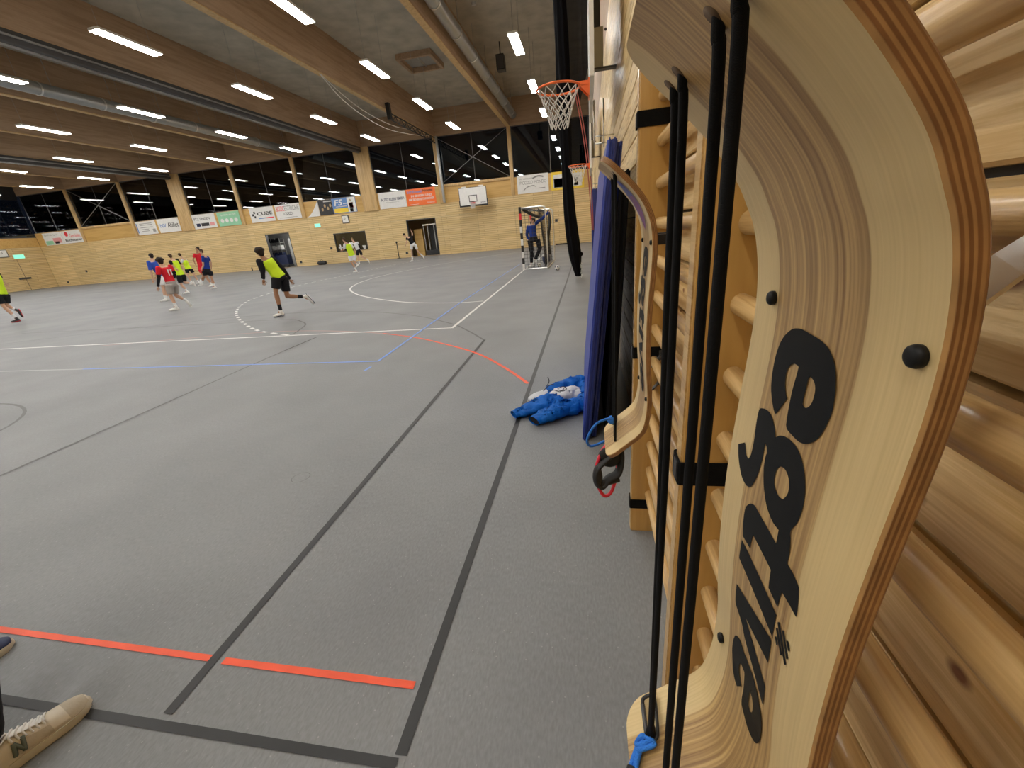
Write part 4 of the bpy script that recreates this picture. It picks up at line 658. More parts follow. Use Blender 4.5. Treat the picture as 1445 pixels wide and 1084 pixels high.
def ball(c,r,lab,m1,m2):
    t=thing('handball',(c[0],c[1],0),lab,'ball'); bm=bmesh.new(); bmesh.ops.create_icosphere(bm,subdivisions=3,radius=r)
    for v in bm.verts: v.co+=Vector(c)-WL[t.name]
    me=bpy.data.meshes.new('ball_skin'); bm.to_mesh(me); bm.free(); me.materials.append(m1); me.polygons.foreach_set('use_smooth',[True]*len(me.polygons)); link('ball_skin',me,t)
    ico=bmesh.new(); bmesh.ops.create_icosphere(ico,subdivisions=1,radius=1)
    for v in list(ico.verts): 
        d=v.co.normalized(); u=d.orthogonal().normalized(); w=d.cross(u)
        q=MB(); q.add([Vector(c)+(d+.34*(u*math.cos(a)+w*math.sin(a))).normalized()*(r+.003) for a in [2*math.pi*k/5 for k in range(5)]]+[Vector(c)+d*(r+.006)],[(k,(k+1)%5,5) for k in range(5)]); obj('ball_patch',q,m2,t)
    ico.free()
ball((-1.0,13.75,.085),.085,'white and dark handball on the floor outside the goal',M['white'],M['navy']); ball((-1.77,15.35,.08),.08,'dark and white handball inside the goal mouth',M['ltgrey'],M['dark'])
# ------------------------------------------------------------------ hanging ball net, ropes, pads
t=thing('ball_net',(-.3,11.3,0),'bunched black ball-stop net hanging behind the hoops down to the floor','net')
pts=[(-.62,11.3,9.9),(-.56,11.3,8),(-.50,11.3,5.93),(-.485,11.3,4.5),(-.485,11.3,3.23),(-.475,11.3,2.46),(-.42,11.3,1.3),(-.33,11.3,.45),(-.27,11.3,.06)]
cp=catmull(pts,6); n=30; vs=[]; fs=[]; k=len(cp)
for i,c in enumerate(cp):
    taper=1.0 if c.z>.6 else .45+.55*c.z/.6
    for j in range(n):
        a=2*math.pi*j/n; r=(.125+.028*math.sin(7*a+c.z*.7)+.012*math.sin(13*a-c.z*1.3))*taper*(1+.12*math.sin(c.z*1.7))
        vs.append((c.x+r*math.cos(a),c.y+1.3*r*math.sin(a),c.z))
for i in range(k-1):
    for j in range(n): fs.append((i*n+j,i*n+(j+1)%n,(i+1)*n+(j+1)%n,(i+1)*n+j))
mb=MB(); mb.add(vs,fs+[tuple(range((k-1)*n,k*n))]); obj('net_bundle',mb,M['blackfab'],t,True)
for q in range(8): obj('lead_bead',MB().ell((-.19+.012*math.sin(q*2),11.24,.04+q*.05),((.012,0,0),(0,.012,0),(0,0,.016)),8,6),M['white'],t,True)
obj('tie_knot',MB().ell((-.20,11.3,.62),((.07,0,0),(0,.08,0),(0,0,.06)),10,8),M['blackfab'],t,True)
# drawn-back upper part of the net: a pleated veil between bundle and wall
vs=[];nx,nz=24,8
for i in range(nx+1):
    for j in range(nz+1):
        u=i/nx; v=j/nz; x=-.42+u*.70; zb=3.9+2.2*abs(u-.35); z=zb+(9.9-zb)*v; vs.append((x,11.6+.05*math.sin(u*34),z))
mb=MB(); mb.add(vs,[(i*(nz+1)+j,(i+1)*(nz+1)+j,(i+1)*(nz+1)+j+1,i*(nz+1)+j+1) for i in range(nx) for j in range(nz)]); obj('net_veil',mb,M['veil'],t,True)
t=thing('pull_rope',(.05,10.6,2.5),'pair of dull red ropes hanging along the right wall','rope')
for d in (0,.05): obj('rope_strand',MB().tube(catmull([(-.24+d,11.05,4.2),(-.10+d,11.05,3.48),(.02+d,11.05,2.61),(.067+d,11.05,1.92),(.11+d*.5,11.05,1.18)],5),.012,6),M['redrope'],t,True)
o=box('wall_pad',.12,.29,13.6,14.4,.0,2.3,M['mat2'],None,.02); tag(o,'blue pad standing against the right wall beyond the hoops','pad')
# ================================================================== WALL BARS
RZ=[.207+.1255*k for k in range(17)]
def wall_bars(y0,y1,lab,two=True,zoff=0):
    t=thing('wall_bars',(.24,(y0+y1)/2,0),lab,'wall bars','wooden wall bars on the right wall')
    for ya,yb in (((y0,y0+.046),) if two else ())+((y1-.046,y1),):
        box('upright',.171,.299,ya,yb,0,2.36,M['upright'],t,.006)
        box('front_edge_strip',.1685,.172,ya+.006,yb-.006,.004,2.355,M['rung'],t)
    rung=None
    for z in RZ:
        mb=MB().tube([(.244,y0+.012,z),(.244,y1-.012,z)],[(.0185,.0165)]*2,20)
        obj('rung',mb,M['rung'],t,'auto')
        # visible collar where the rung enters the upright
    for z in (.115,):
        obj('screw',MB().tube([(.208,y0-.001,z),(.215,y0+.002,z)],.006,8),M['steel'],t)
    return t
wall_bars(.757,1.631,'pale wooden wall bars, the farther section, behind the smaller curved board',False)
wall_bars(-.10,.766,'pale wooden wall bars, the nearer section, behind the large curved board')
def strap(y0,y1,z,lab,h=.046):
    t=thing('strap',(.17,(y0+y1)/2,z),lab,'strap','black straps around wall bar uprights')
    e=.004
    pr=[(.30,y0-e),(.1675-e+.004,y0-e),(.1675-e,y0),(.1675-e,y1),(.1675-e+.004,y1+e),(.30,y1+e)]
    inn=[(.30,y0),(.1675,y0+.000),(.1675,y0+.001),(.1675,y1-.001),(.1675,y1),(.30,y1)]
    vs=[];n=len(pr)
    for zz in (z-h/2,z+h/2): vs+=[(x,y,zz) for x,y in pr]+[(x,y,zz) for x,y in inn]
    fs=[]
    for i in range(n-1):
        fs+=[(i,i+1,2*n+i+1,2*n+i),(n+i,3*n+i,3*n+i+1,n+i+1),(i,n+i,n+i+1,i+1),(2*n+i,2*n+i+1,3*n+i+1,3*n+i)]
    mb=MB(); mb.add(vs,fs); obj('band',mb,M['strapblk'],t); box('buckle_fold',.1615,.1665,y0+.006,y0+.03,z-h/2+.004,z+h/2-.004,M['dark'],t)
strap(1.585,1.631,1.655,'black strap round the farther upright at head height'); strap(1.585,1.631,.866,'black strap round the farther upright at waist height'); strap(1.585,1.631,.152,'black strap round the farther upright near the floor')
strap(.720,.766,.885,'broad black strap round the nearer upright, just left of the large board',.050)
for k,z in enumerate((.835,.732)):
    t=thing('rung_hook',(.25,1.6,z),['dark metal hook on the far upright, upper of two','dark metal hook on the far upright, lower of two'][k],'hook'); obj('hook_arm',MB().tube(catmull([(.275,1.583,z+.02),(.262,1.56,z+.02),(.245,1.545,z+.005),(.225,1.545,z-.015)],5),.006,7),M['darksteel'],t,True); box('hook_plate',.262,.292,1.579,1.585,z,z+.04,M['darksteel'],t)
# ================================================================== CURVED PULL-TRAINER BOARDS
YB0,YB1,TH=.195,.405,.0125
def px_of(z):
    for (xa,za),(xb,zb) in zip(PROF,PROF[1:]):
        if za>=z>=zb: return xa+(xb-xa)*(za-z)/(za-zb)
    return PROF[0][0] if z>PROF[0][1] else PROF[-1][0]
prof=[Vector((p.x,0,p.z)) for p in catmull([(x,0,z) for x,z in PROF],5)]
def make_board_mesh():
    n=len(prof); L=[0]
    for i in range(1,n): L.append(L[-1]+(prof[i]-prof[i-1]).length)
    tot=L[-1]; nor=[]
    for i in range(n):
        d=(prof[min(i+1,n-1)]-prof[max(i-1,0)]).normalized(); nv=Vector((-d.z,0,d.x)); nor.append(nv if nv.x>0 or abs(nv.x)<.01 else -nv)
    for i in range(n):
        if nor[i].dot(Vector((1,0,.0)))<0: nor[i]=-nor[i]
    def inset(l):
        r=.034; e=min(l,tot-l)
        return r-math.sqrt(max(0,r*r-(r-e)**2)) if e<r else 0
    # extra stations near the ends for round corners
    bm=bmesh.new(); uvl=bm.loops.layers.uv.new('UVMap')
    st=[]
    def at(l):
        for i in range(1,n):
            if L[i]>=l-1e-9:
                t=(l-L[i-1])/(L[i]-L[i-1]); return prof[i-1].lerp(prof[i],t),nor[i-1].lerp(nor[i],t).normalized()
        return prof[-1],nor[-1]
    ls=sorted(set([round(l,5) for l in L]+[.034*(1-math.cos(math.pi/2*k/8)) for k in range(9)]+[tot-.034*(1-math.cos(math.pi/2*k/8)) for k in range(9)]))
    ny=8; C=.0016
    grid=[];edge=[]
    for l in ls:
        p,nv=at(l); ins=inset(l); a=YB0+ins; b=YB1-ins
        ring=[]
        for layer,(off,ch) in enumerate(((0,C),(C,0),(TH-C,0),(TH,C))):
            q=p+nv*off
            ring.append([(Vector((q.x,a+ch+(b-a-2*ch)*k/ny,q.z)),(a+ch+(b-a-2*ch)*k/ny-YB0,l)) for k in range(ny+1)])
        grid.append(ring)
    V={}
    def vert(i,lay,k):
        key=(i,lay,k)
        if key not in V: V[key]=bm.verts.new(grid[i][lay][k][0])
        return V[key]
    def face(keys,uvs,mi):
        try: f=bm.faces.new([vert(*k) for k in keys])
        except ValueError: return
        f.material_index=mi; f.smooth=True
        for lp,u in zip(f.loops,uvs): lp[uvl].uv=u
    m=len(ls)
    for i in range(m-1):
        for lay in (0,3):
            for k in range(ny):
                ks=[(i,lay,k),(i+1,lay,k),(i+1,lay,k+1),(i,lay,k+1)]
                face(ks if lay==0 else ks[::-1],[grid[a][b][c][1] for a,b,c in (ks if lay==0 else ks[::-1])],0)
        for k in (0,ny):
            for lay in range(3):
                t0=[0,C/TH,1-C/TH,1][lay]; t1=[0,C/TH,1-C/TH,1][lay+1]
                ks=[(i,lay,k),(i,lay+1,k),(i+1,lay+1,k),(i+1,lay,k)]; us=[(t0,ls[i]),(t1,ls[i]),(t1,ls[i+1]),(t0,ls[i+1])]
                if k: ks=ks[::-1]; us=us[::-1]
                face(ks,us,1)
    for i in (0,m-1):
        for k in range(ny):
            for lay in range(3):
                t0=[0,C/TH,1-C/TH,1][lay]; t1=[0,C/TH,1-C/TH,1][lay+1]
                face([(i,lay,k),(i,lay,k+1),(i,lay+1,k+1),(i,lay+1,k)],[(t0,.02*k),(t0,.02*k+.02),(t1,.02*k+.02),(t1,.02*k)],1)
    bmesh.ops.recalc_face_normals(bm,faces=bm.faces)
    me=bpy.data.meshes.new('board'); bm.to_mesh(me); bm.free(); me.materials.append(M['boardface']); me.materials.append(M['plyedge']); me.set_sharp_from_angle(angle=math.radians(32)); return me
def smooth_poly(c):
    out=[];n=len(c); P2=[Vector((p[0],p[1])) for p in c]
    sharp=[]
    for i in range(n):
        a=(P2[i]-P2[i-1]); b=(P2[(i+1)%n]-P2[i]); sharp.append(a.angle(b,0)>math.radians(48))
    for i in range(n):
        a,b,cc,d=P2[i-1],P2[i],P2[(i+1)%n],P2[(i+2)%n]
        m1=Vector((0,0)) if sharp[i] else (cc-a)*.5; m2=Vector((0,0)) if sharp[(i+1)%n] else (d-b)*.5
        if sharp[i]: m1=(cc-b)*.8
        if sharp[(i+1)%n]: m2=(cc-b)*.8
        for j in range(4):
            t=j/4; out.append(b*(2*t**3-3*t*t+1)+m1*(t**3-2*t*t+t)+cc*(-2*t**3+3*t*t)+m2*(t**3-t*t))
    return out
def decal_mesh():
    cu=bpy.data.curves.new('c','CURVE'); cu.dimensions='2D'; cu.fill_mode='FRONT'
    for let in LETTERS:
        for c in let:
            q=smooth_poly(c); sp=cu.splines.new('POLY'); sp.points.add(len(q)-1); sp.use_cyclic_u=True
            for pt,v in zip(sp.points,q): pt.co=(v.x,v.y,0,1)
    o=bpy.data.objects.new('c',cu); COL.objects.link(o); dg=bpy.context.evaluated_depsgraph_get(); me=bpy.data.meshes.new_from_object(o.evaluated_get(dg)); bpy.data.objects.remove(o); bpy.data.curves.remove(cu)
    bm=bmesh.new(); bm.from_mesh(me)
    # cut along heights so that the print follows the curve of the board
    for z in [.84+.01*k for k in range(50)]:
        bmesh.ops.bisect_plane(bm,geom=bm.verts[:]+bm.edges[:]+bm.faces[:],plane_co=(0,z,0),plane_no=(0,1,0))
    for v in bm.verts: v.co=Vector((px_of(v.co.y)-.0007,v.co.x,v.co.y))
    bm.to_mesh(me); bm.free(); me.materials.clear(); me.materials.append(M['decal']); me.name='lettering'; return me
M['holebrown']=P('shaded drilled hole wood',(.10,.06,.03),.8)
CX4=[.235,.266,.349,.378]
def cord(y,yb,zb,x=.068,ztop=1.4455,rr=.0045):
    return MB().tube(catmull([(.0665,y,ztop+.010),(.0655,y,ztop+.002),(.0655,y,ztop-.008),(.067,y,ztop-.03),(x,y,ztop-.2),(x,(y+yb)/2,(ztop+zb)/2),(x,yb,zb)],5),rr,12)
board_me=make_board_mesh(); decal=decal_mesh()
def bolt(y,z):
    x=px_of(z); mb=MB(); pr=[(0,.0056),(.002,.0058),(.0036,.0053),(.0046,.0040),(.005,.0018),(.0051,.0003)]
    mb.tube([(x-a,y,z) for a,b in pr],[b for a,b in pr],18); return mb
def pull_trainer(lab):
    t=thing('pull_trainer',(0,0,0),lab,'trainer')
    b=link('board',board_me,t); d=link('lettering',decal,b)
    for y,z in ((.207,1.2865),(.366,1.2865),(.207,.881),(.377,.881)): obj('bolt_cap',bolt(y,z),M['rearblk'],t,True)
    for y in CX4: obj('cord',cord(y,*((.352 if y>.36 else .346,.735) if y>.3 else (.264 if y>.25 else .233,.735)),rr=.0033 if y>.3 else (.0034 if y>.25 else .0035)),M['cord'],t,True); 
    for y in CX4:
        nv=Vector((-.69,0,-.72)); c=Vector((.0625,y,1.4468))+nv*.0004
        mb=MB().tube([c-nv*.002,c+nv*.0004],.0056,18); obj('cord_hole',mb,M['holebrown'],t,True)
    return t
tr1=pull_trainer('large curved plywood pull trainer board in the foreground, with black lettering')
tr2=copy_tree(tr1); tr2.location=(0,.856,.014); WL[tr2.name]=Vector((0,.856,.014)); tr2['label']='smaller-looking curved plywood pull board farther along the wall bars, with coloured swoosh'
# steel bracket behind the near board
def bracket(t,dy=0,dz=0):
    pr=[(.262,.30),(.236,.302),(.206,.318),(.190,.3350),(.178,.3480)]
    pts=[(.30,.190),(.30,.2235),(.205,.241),(.19,.2435)]
    mb=MB()
    # bent strip: hooks over a rung and runs down behind the board
    path=[Vector((.185,.222+dy,1.318+dz)),Vector((.19,.243+dy,1.321+dz)),Vector((.192,.2385+dy,1.302+dz)),Vector((.19,.219+dy,1.318+dz))]
    top=[(.197,.257,1.315),(.197,.248,1.325),(.197,.236,1.334),(.197,.222,1.344)]
    bot=[(.189,.241,1.297),(.189,.2335,1.3055),(.189,.221,1.319),(.189,.208,1.333)]
    vs=[Vector(p)+Vector((0,dy,dz)) for p in top+bot]; vs+=[v+Vector((.003,0,0)) for v in vs]
    fs=[]
    for i in range(3): fs+=[(i,i+1,4+i+1,4+i),(8+i,12+i,12+i+1,8+i+1),(i,8+i,8+i+1,i+1),(4+i,4+i+1,12+i+1,12+i)]
    fs+=[(0,4,12,8),(3,11,15,7)]
    mb.add(vs,fs); return obj('steel_bracket',mb,M['bracketsteel'],t)
bracket(tr1)
for yy in (.25,.35):
    o=box('mount_block',.163,.232,yy-.02+.06,yy+.02+.06,1.275,1.30,M['black'],tr1); o2=o.copy(); COL.objects.link(o2); o2.parent=tr2; WL[o2.name]=wloc(tr2)
# coloured swoosh on the far board (printed on the upper bend)
vs=[];N=26
for i in range(N+1):
    u=i/N; z=1.440-.125*u; w=.062*math.sin(math.pi*u)**.7*(1-.25*u)
    for s in (-1,-.86,.05,.8,1): vs.append((px_of(z)-.0009,.300+.012*math.sin(3*u)+s*w+.856,z+.014))
fs=[];mi=[]
for i in range(N):
    for j in range(4): fs.append((i*5+j,(i+1)*5+j,(i+1)*5+j+1,i*5+j+1)); mi.append(2 if (j==0 and i>3) else (0 if i<9 or j==3 else 1))
M['purple']=P('purple print',(.18,.03,.16),.45,var=.2,vscale=30); M['lilac']=P('pale violet print',(.30,.28,.55),.45,var=.2,vscale=30); M['ind']=P('indigo print',(.05,.06,.30),.45,var=.3,vscale=30)
mb=MB(); mb.v=[tuple(v) for v in vs]; mb.f=[list(f) for f in fs]; mb.m=mi; o=obj('swoosh_print',mb,[M['ind'],M['purple'],M['lilac']],tr2,True,fixn=False)
# carabiner and paracord on the near board
def carabiner(t,c,m3,mat='black'):
    c=Vector(c); pts=[(-.008,.020),(-.004,.0265),(.006,.0265),(.0125,.020),(.010,-.018),(.005,-.0255),(-.003,-.0255),(-.007,-.018)]
    P3=[c+m3@Vector((a,b,0)) for a,b in pts]
    obj('carabiner',MB().tube(catmull(P3,4,True),.0024,8,closed=True),M[mat],t,True)
    obj('carabiner_gate',MB().tube([c+m3@Vector((-.0082,.019,0)),c+m3@Vector((-.0072,-.017,0))],.0029,8),M['darksteel'],t,True)
FOOT=Matrix(((.753,0,-.658),(0,1,0),(.658,0,.753)))    # across the foot, along the wall, off the foot surface
def onfoot(x,y,o=.0): return Vector((x,y,.6633+.875*x))+Vector((-.658,0,.753))*o
for y in (.368,.262):
    carabiner(tr1,onfoot(.072,y,.005),FOOT)
    obj('cord_eye',MB().tube(catmull([Vector((.068,y-.019,.745)),onfoot(.066,y-.024,.006),onfoot(.069,y-.029,.005),onfoot(.073,y-.024,.006),Vector((.069,y-.018,.745))],5),.0042,8),M['cord'],tr1,True)
    obj('paracord_knot',MB().tube(catmull([onfoot(.074,y-.026,.006),onfoot(.062,y-.030,.011),onfoot(.054,y-.024,.006),onfoot(.066,y-.022,.012),onfoot(.075,y-.031,.006),onfoot(.060,y-.034,.010),onfoot(.053,y-.029,.005),onfoot(.066,y-.027,.010)],6),.0032,8),M['blucord'],tr1,True)
    obj('paracord_tail',MB().tube(catmull([onfoot(.064,y-.026,.008),onfoot(.058,y-.034,.008),onfoot(.052,y-.044,.006),onfoot(.048,y-.056,.005),onfoot(.046,y-.075,.004)],5),.0036,8),M['blucord'],tr1,True)
    obj('paracord_tail',MB().tube(catmull([onfoot(.058,y-.026,.007),onfoot(.051,y-.035,.006),onfoot(.045,y-.045,.005),onfoot(.041,y-.056,.005),onfoot(.039,y-.075,.004)],5),.0036,8),M['blucord'],tr1,True)
    obj('shrink_sleeve',MB().tube([onfoot(.047,y-.047,.006),onfoot(.043,y-.062,.006)],.0068,8),M['black'],tr1,True)
# loops and handles hanging from the far board
Y2=1.215
carabiner(tr2,(.072,Y2+.01,.752),FOOT)
obj('blue_loop',MB().tube(catmull([(.070,Y2,.760),(.048,Y2-.03,.775),(.012,Y2-.05,.765),(-.014,Y2-.05,.715),(-.004,Y2-.04,.683),(.034,Y2-.03,.692),(.075,Y2-.02,.715)],7),.0042,8),M['blucord'],tr2,True)
obj('blue_knot',MB().ell((.064,Y2-.01,.762),((.014,0,0),(0,.012,0),(0,0,.015)),10,7),M['blucord'],tr2,True)
obj('red_tube_loop',MB().tube(catmull([(.078,Y2-.03,.70),(.04,Y2-.05,.685),(.014,Y2-.07,.63),(.014,Y2-.075,.57),(.034,Y2-.075,.520),(.058,Y2-.07,.527),(.076,Y2-.06,.585),(.082,Y2-.045,.65),(.083,Y2-.035,.70)],7),.0055,8),M['redcord'],tr2,True)
bw=obj('hand_strap',MB().tube(catmull([(.084,Y2-.05,.69),(.05,Y2-.065,.655),(.015,Y2-.085,.625),(.012,Y2-.09,.585),(.028,Y2-.085,.562),(.052,Y2-.075,.585),(.08,Y2-.065,.60),(.09,Y2-.05,.645),(.086,Y2-.045,.69)],6),[(.019,.008)]*49,8,up=(0,1,0)),M['rubber'],tr2,True)
obj('grip_tube',MB().tube([(.012,Y2-.09,.57),(.082,Y2-.06,.575)],.012,10),M['rubber'],tr2,True); obj('grip_pad',MB().ell((.016,Y2-.09,.60),((.016,0,0),(0,.014,0),(0,0,.04)),10,8),M['black'],tr2,True); obj('strap_panel',MB().ell((.055,Y2-.06,.655),((.035,0,.012),(0,.012,0),(-.012,0,.035)),12,8),M['rubber'],tr2,True); obj('metal_ring',MB().tube(catmull([(.088,Y2-.04,.70),(.095,Y2-.03,.685),(.089,Y2-.03,.67),(.082,Y2-.04,.685)],4,True),.0025,6,closed=True),M['steel'],tr2,True)
# ================================================================== LEANING MATS AND JACKET
def lean_mat(xb,xt,th,y0,y1,h,m,me_,lab,name='gym_mat'):
    t=thing(name,(xb,(y0+y1)/2,0),lab,'mat')
    def sheet(nm,a,b,mat,bev,ya,yb):
        bm=bmesh.new(); bmesh.ops.create_cube(bm,size=1)
        for v in bm.verts:
            zz=(v.co.z+.5); x=xb+(xt-xb)*zz+(a if v.co.x<0 else b); v.co=Vector((x,ya+(v.co.y+.5)*(yb-ya),zz*h))-WL[t.name]
        bmesh.ops.bevel(bm,geom=bm.edges[:],offset=bev,segments=3,affect='EDGES')
        bmesh.ops.subdivide_edges(bm,edges=[e for e in bm.edges if e.calc_length()>.5],cuts=6)
        me=bpy.data.meshes.new(nm); bm.to_mesh(me); bm.free(); me.materials.append(mat); me.polygons.foreach_set('use_smooth',[True]*len(me.polygons)); me.set_sharp_from_angle(angle=math.radians(60)); link(nm,me,t)
    sheet('cover',0,th*.5,m,.010,y0,y1); sheet('base',th*.5,th,me_,.008,y0+.004,y1-.004)
    return t
lean_mat(-.062,.108,.050,2.43,4.35,1.755,M['mat'],M['mat2'],'blue gym mat leaning on the right wall, outermost of the leaning mats')
lean_mat(-.008,.152,.036,2.47,4.38,1.745,M['mat2'],M['mat2'],'blue gym mat in shaded colour leaning between the outer blue mat and the black one')
lean_mat(.088,.172,.052,2.42,4.30,1.60,M['blackfab'],M['blackfab'],'added black sheet for the shaded mat back closest to the right wall','shaded_mat_back')  # extra sheet for the black mat back and the shade on it
from mathutils import noise as mnoise
# ================================================================== CLOTHES ON THE FLOOR AND PEOPLE
def remesh(mb,voxel,it=3):
    me=bpy.data.meshes.new('r'); me.from_pydata([Vector(v) for v in mb.v],[],mb.f)
    bm=bmesh.new(); bm.from_mesh(me); bmesh.ops.recalc_face_normals(bm,faces=bm.faces); bm.to_mesh(me); bm.free()
    o=bpy.data.objects.new('r',me); COL.objects.link(o)
    r=o.modifiers.new('r','REMESH'); r.mode='VOXEL'; r.voxel_size=voxel; r.adaptivity=0
    if it: s=o.modifiers.new('s','SMOOTH'); s.iterations=it; s.factor=.5
    dg=bpy.context.evaluated_depsgraph_get(); res=bpy.data.meshes.new_from_object(o.evaluated_get(dg)); bpy.data.objects.remove(o); return res
def rm(name,mb,voxel,m,parent,it=3,extra=None,noise=0,floor_clip=None,crease=0):
    me=remesh(mb,voxel,it); off=wloc(parent)
    for v in me.vertices:
        if crease:
            q=v.co.copy(); e=1.9*abs(mnoise.noise(Vector((q.x*6+q.y*4,q.y*9-q.x*5,q.z*5))))+.7*abs(mnoise.noise(Vector((q.x*13-q.y*9,q.y*15+q.x*7,q.z*8+4)))); v.co=q+v.normal*crease*(e-.55)
        if noise:
            q=v.co; v.co=q+v.normal*noise*(math.sin(31*q.x+17*q.z)+math.sin(27*q.y-23*q.z+2*q.x))*.5
        if floor_clip is not None and v.co.z<floor_clip: v.co.z=floor_clip
        v.co=v.co-off
    if extra:
        bm=bmesh.new(); bm.from_mesh(me); o=len(bm.verts); vs=[bm.verts.new(Vector(v)-off) for v in extra.v]
        for f in extra.f:
            try: bm.faces.new([vs[i] for i in f])
            except ValueError: pass
        bm.to_mesh(me); bm.free()
    me.materials.clear(); me.materials.append(m); me.polygons.foreach_set('use_smooth',[True]*len(me.polygons)); me.name=name
    return link(name,me,parent)
t=thing('jacket',(-.3,3.0,0),'blue and white sports jacket crumpled on the floor beside the blue mats','jacket')
def flat(*q): return [(x,y,z) for x,y,z,w,h in q],[(h,w) for x,y,z,w,h in q]
mb=MB()
for q in (((-.575,2.80,.02,.035,.02),(-.55,2.82,.032,.06,.032),(-.47,2.87,.042,.085,.042),(-.38,2.94,.05,.105,.05),(-.27,3.03,.05,.09,.045)),
          ((-.405,2.68,.026,.045,.026),(-.385,2.695,.036,.062,.036),(-.30,2.765,.048,.082,.048),(-.20,2.84,.056,.09,.05),(-.07,2.93,.045,.08,.045)),
          ((-.18,2.84,.035,.07,.035),(-.075,2.93,.05,.07,.05),(-.055,3.05,.05,.06,.05))): p_,r_=flat(*q); mb.tube(p_,r_,14,up=(0,0,1))
p_,r_=flat((-.36,3.16,.08,.05,.03),(-.27,3.20,.10,.06,.032),(-.17,3.24,.105,.06,.03),(-.085,3.33,.125,.055,.022)); mb.tube(p_,r_,12,up=(0,0,1))
p_,r_=flat((-.09,3.33,.08,.05,.05),(-.06,3.22,.06,.06,.055),(-.05,3.08,.05,.06,.05)); mb.tube(p_,r_,12,up=(0,0,1))
rm('jacket_body',mb,.009,M['jacket'],t,2,floor_clip=.002,crease=.034)
for (c,d_,w,h_) in (((-.578,2.795,.030),(-.05,-.04,-.004),.052,.026),((-.408,2.674,.036),(-.045,-.05,-.004),.058,.032)):
    c=Vector(c); d_=Vector(d_); obj('cuff',MB().tube([c-d_*.8,c+d_*.2],[(h_,w)]*2,16,caps=False,up=(0,0,1)),M['jacket'],t,True); obj('cuff_shade_disc',MB().tube([c-d_*.1,c+d_*.05],[(h_*.86,w*.88)]*2,16,up=(0,0,1)),M['cloth_black'],t)  # black disc paints the shade inside the open sleeve end
mb=MB(); p_,r_=flat((-.36,3.04,.04,.05,.04),(-.27,3.09,.055,.08,.05),(-.17,3.11,.065,.085,.055),(-.085,3.12,.06,.07,.045)); mb.tube(p_,r_,12,up=(0,0,1)); rm('lining',mb,.009,M['jlining'],t,1,floor_clip=.002,crease=.022)
mb=MB(); p_,r_=flat((-.50,3.08,.02,.045,.025),(-.43,3.13,.035,.06,.035),(-.34,3.18,.045,.06,.04),(-.2,3.3,.05,.05,.04)); mb.tube(p_,r_,12,up=(0,0,1)); rm('white_panel',mb,.009,M['jlining'],t,1,floor_clip=.002,crease=.016)
for pts in ([(-.36,3.14,.12),(-.34,3.16,.155),(-.35,3.17,.19)],[(-.33,3.02,.13),(-.28,3.0,.14),(-.24,2.99,.13),(-.21,3.02,.145)],[(-.26,3.02,.145),(-.22,3.05,.15),(-.19,3.02,.145),(-.215,2.98,.14),(-.255,3.0,.142)],[(-.38,3.06,.11),(-.34,3.10,.14),(-.30,3.13,.14)]): obj('drawcord',MB().tube(catmull(pts,5),.0035,6),M['black'],t,True)
obj('hem_toggle',MB().tube([(-.575,2.80,.006),(-.555,2.81,.006)],.005,6),M['black'],t)
V3=Vector
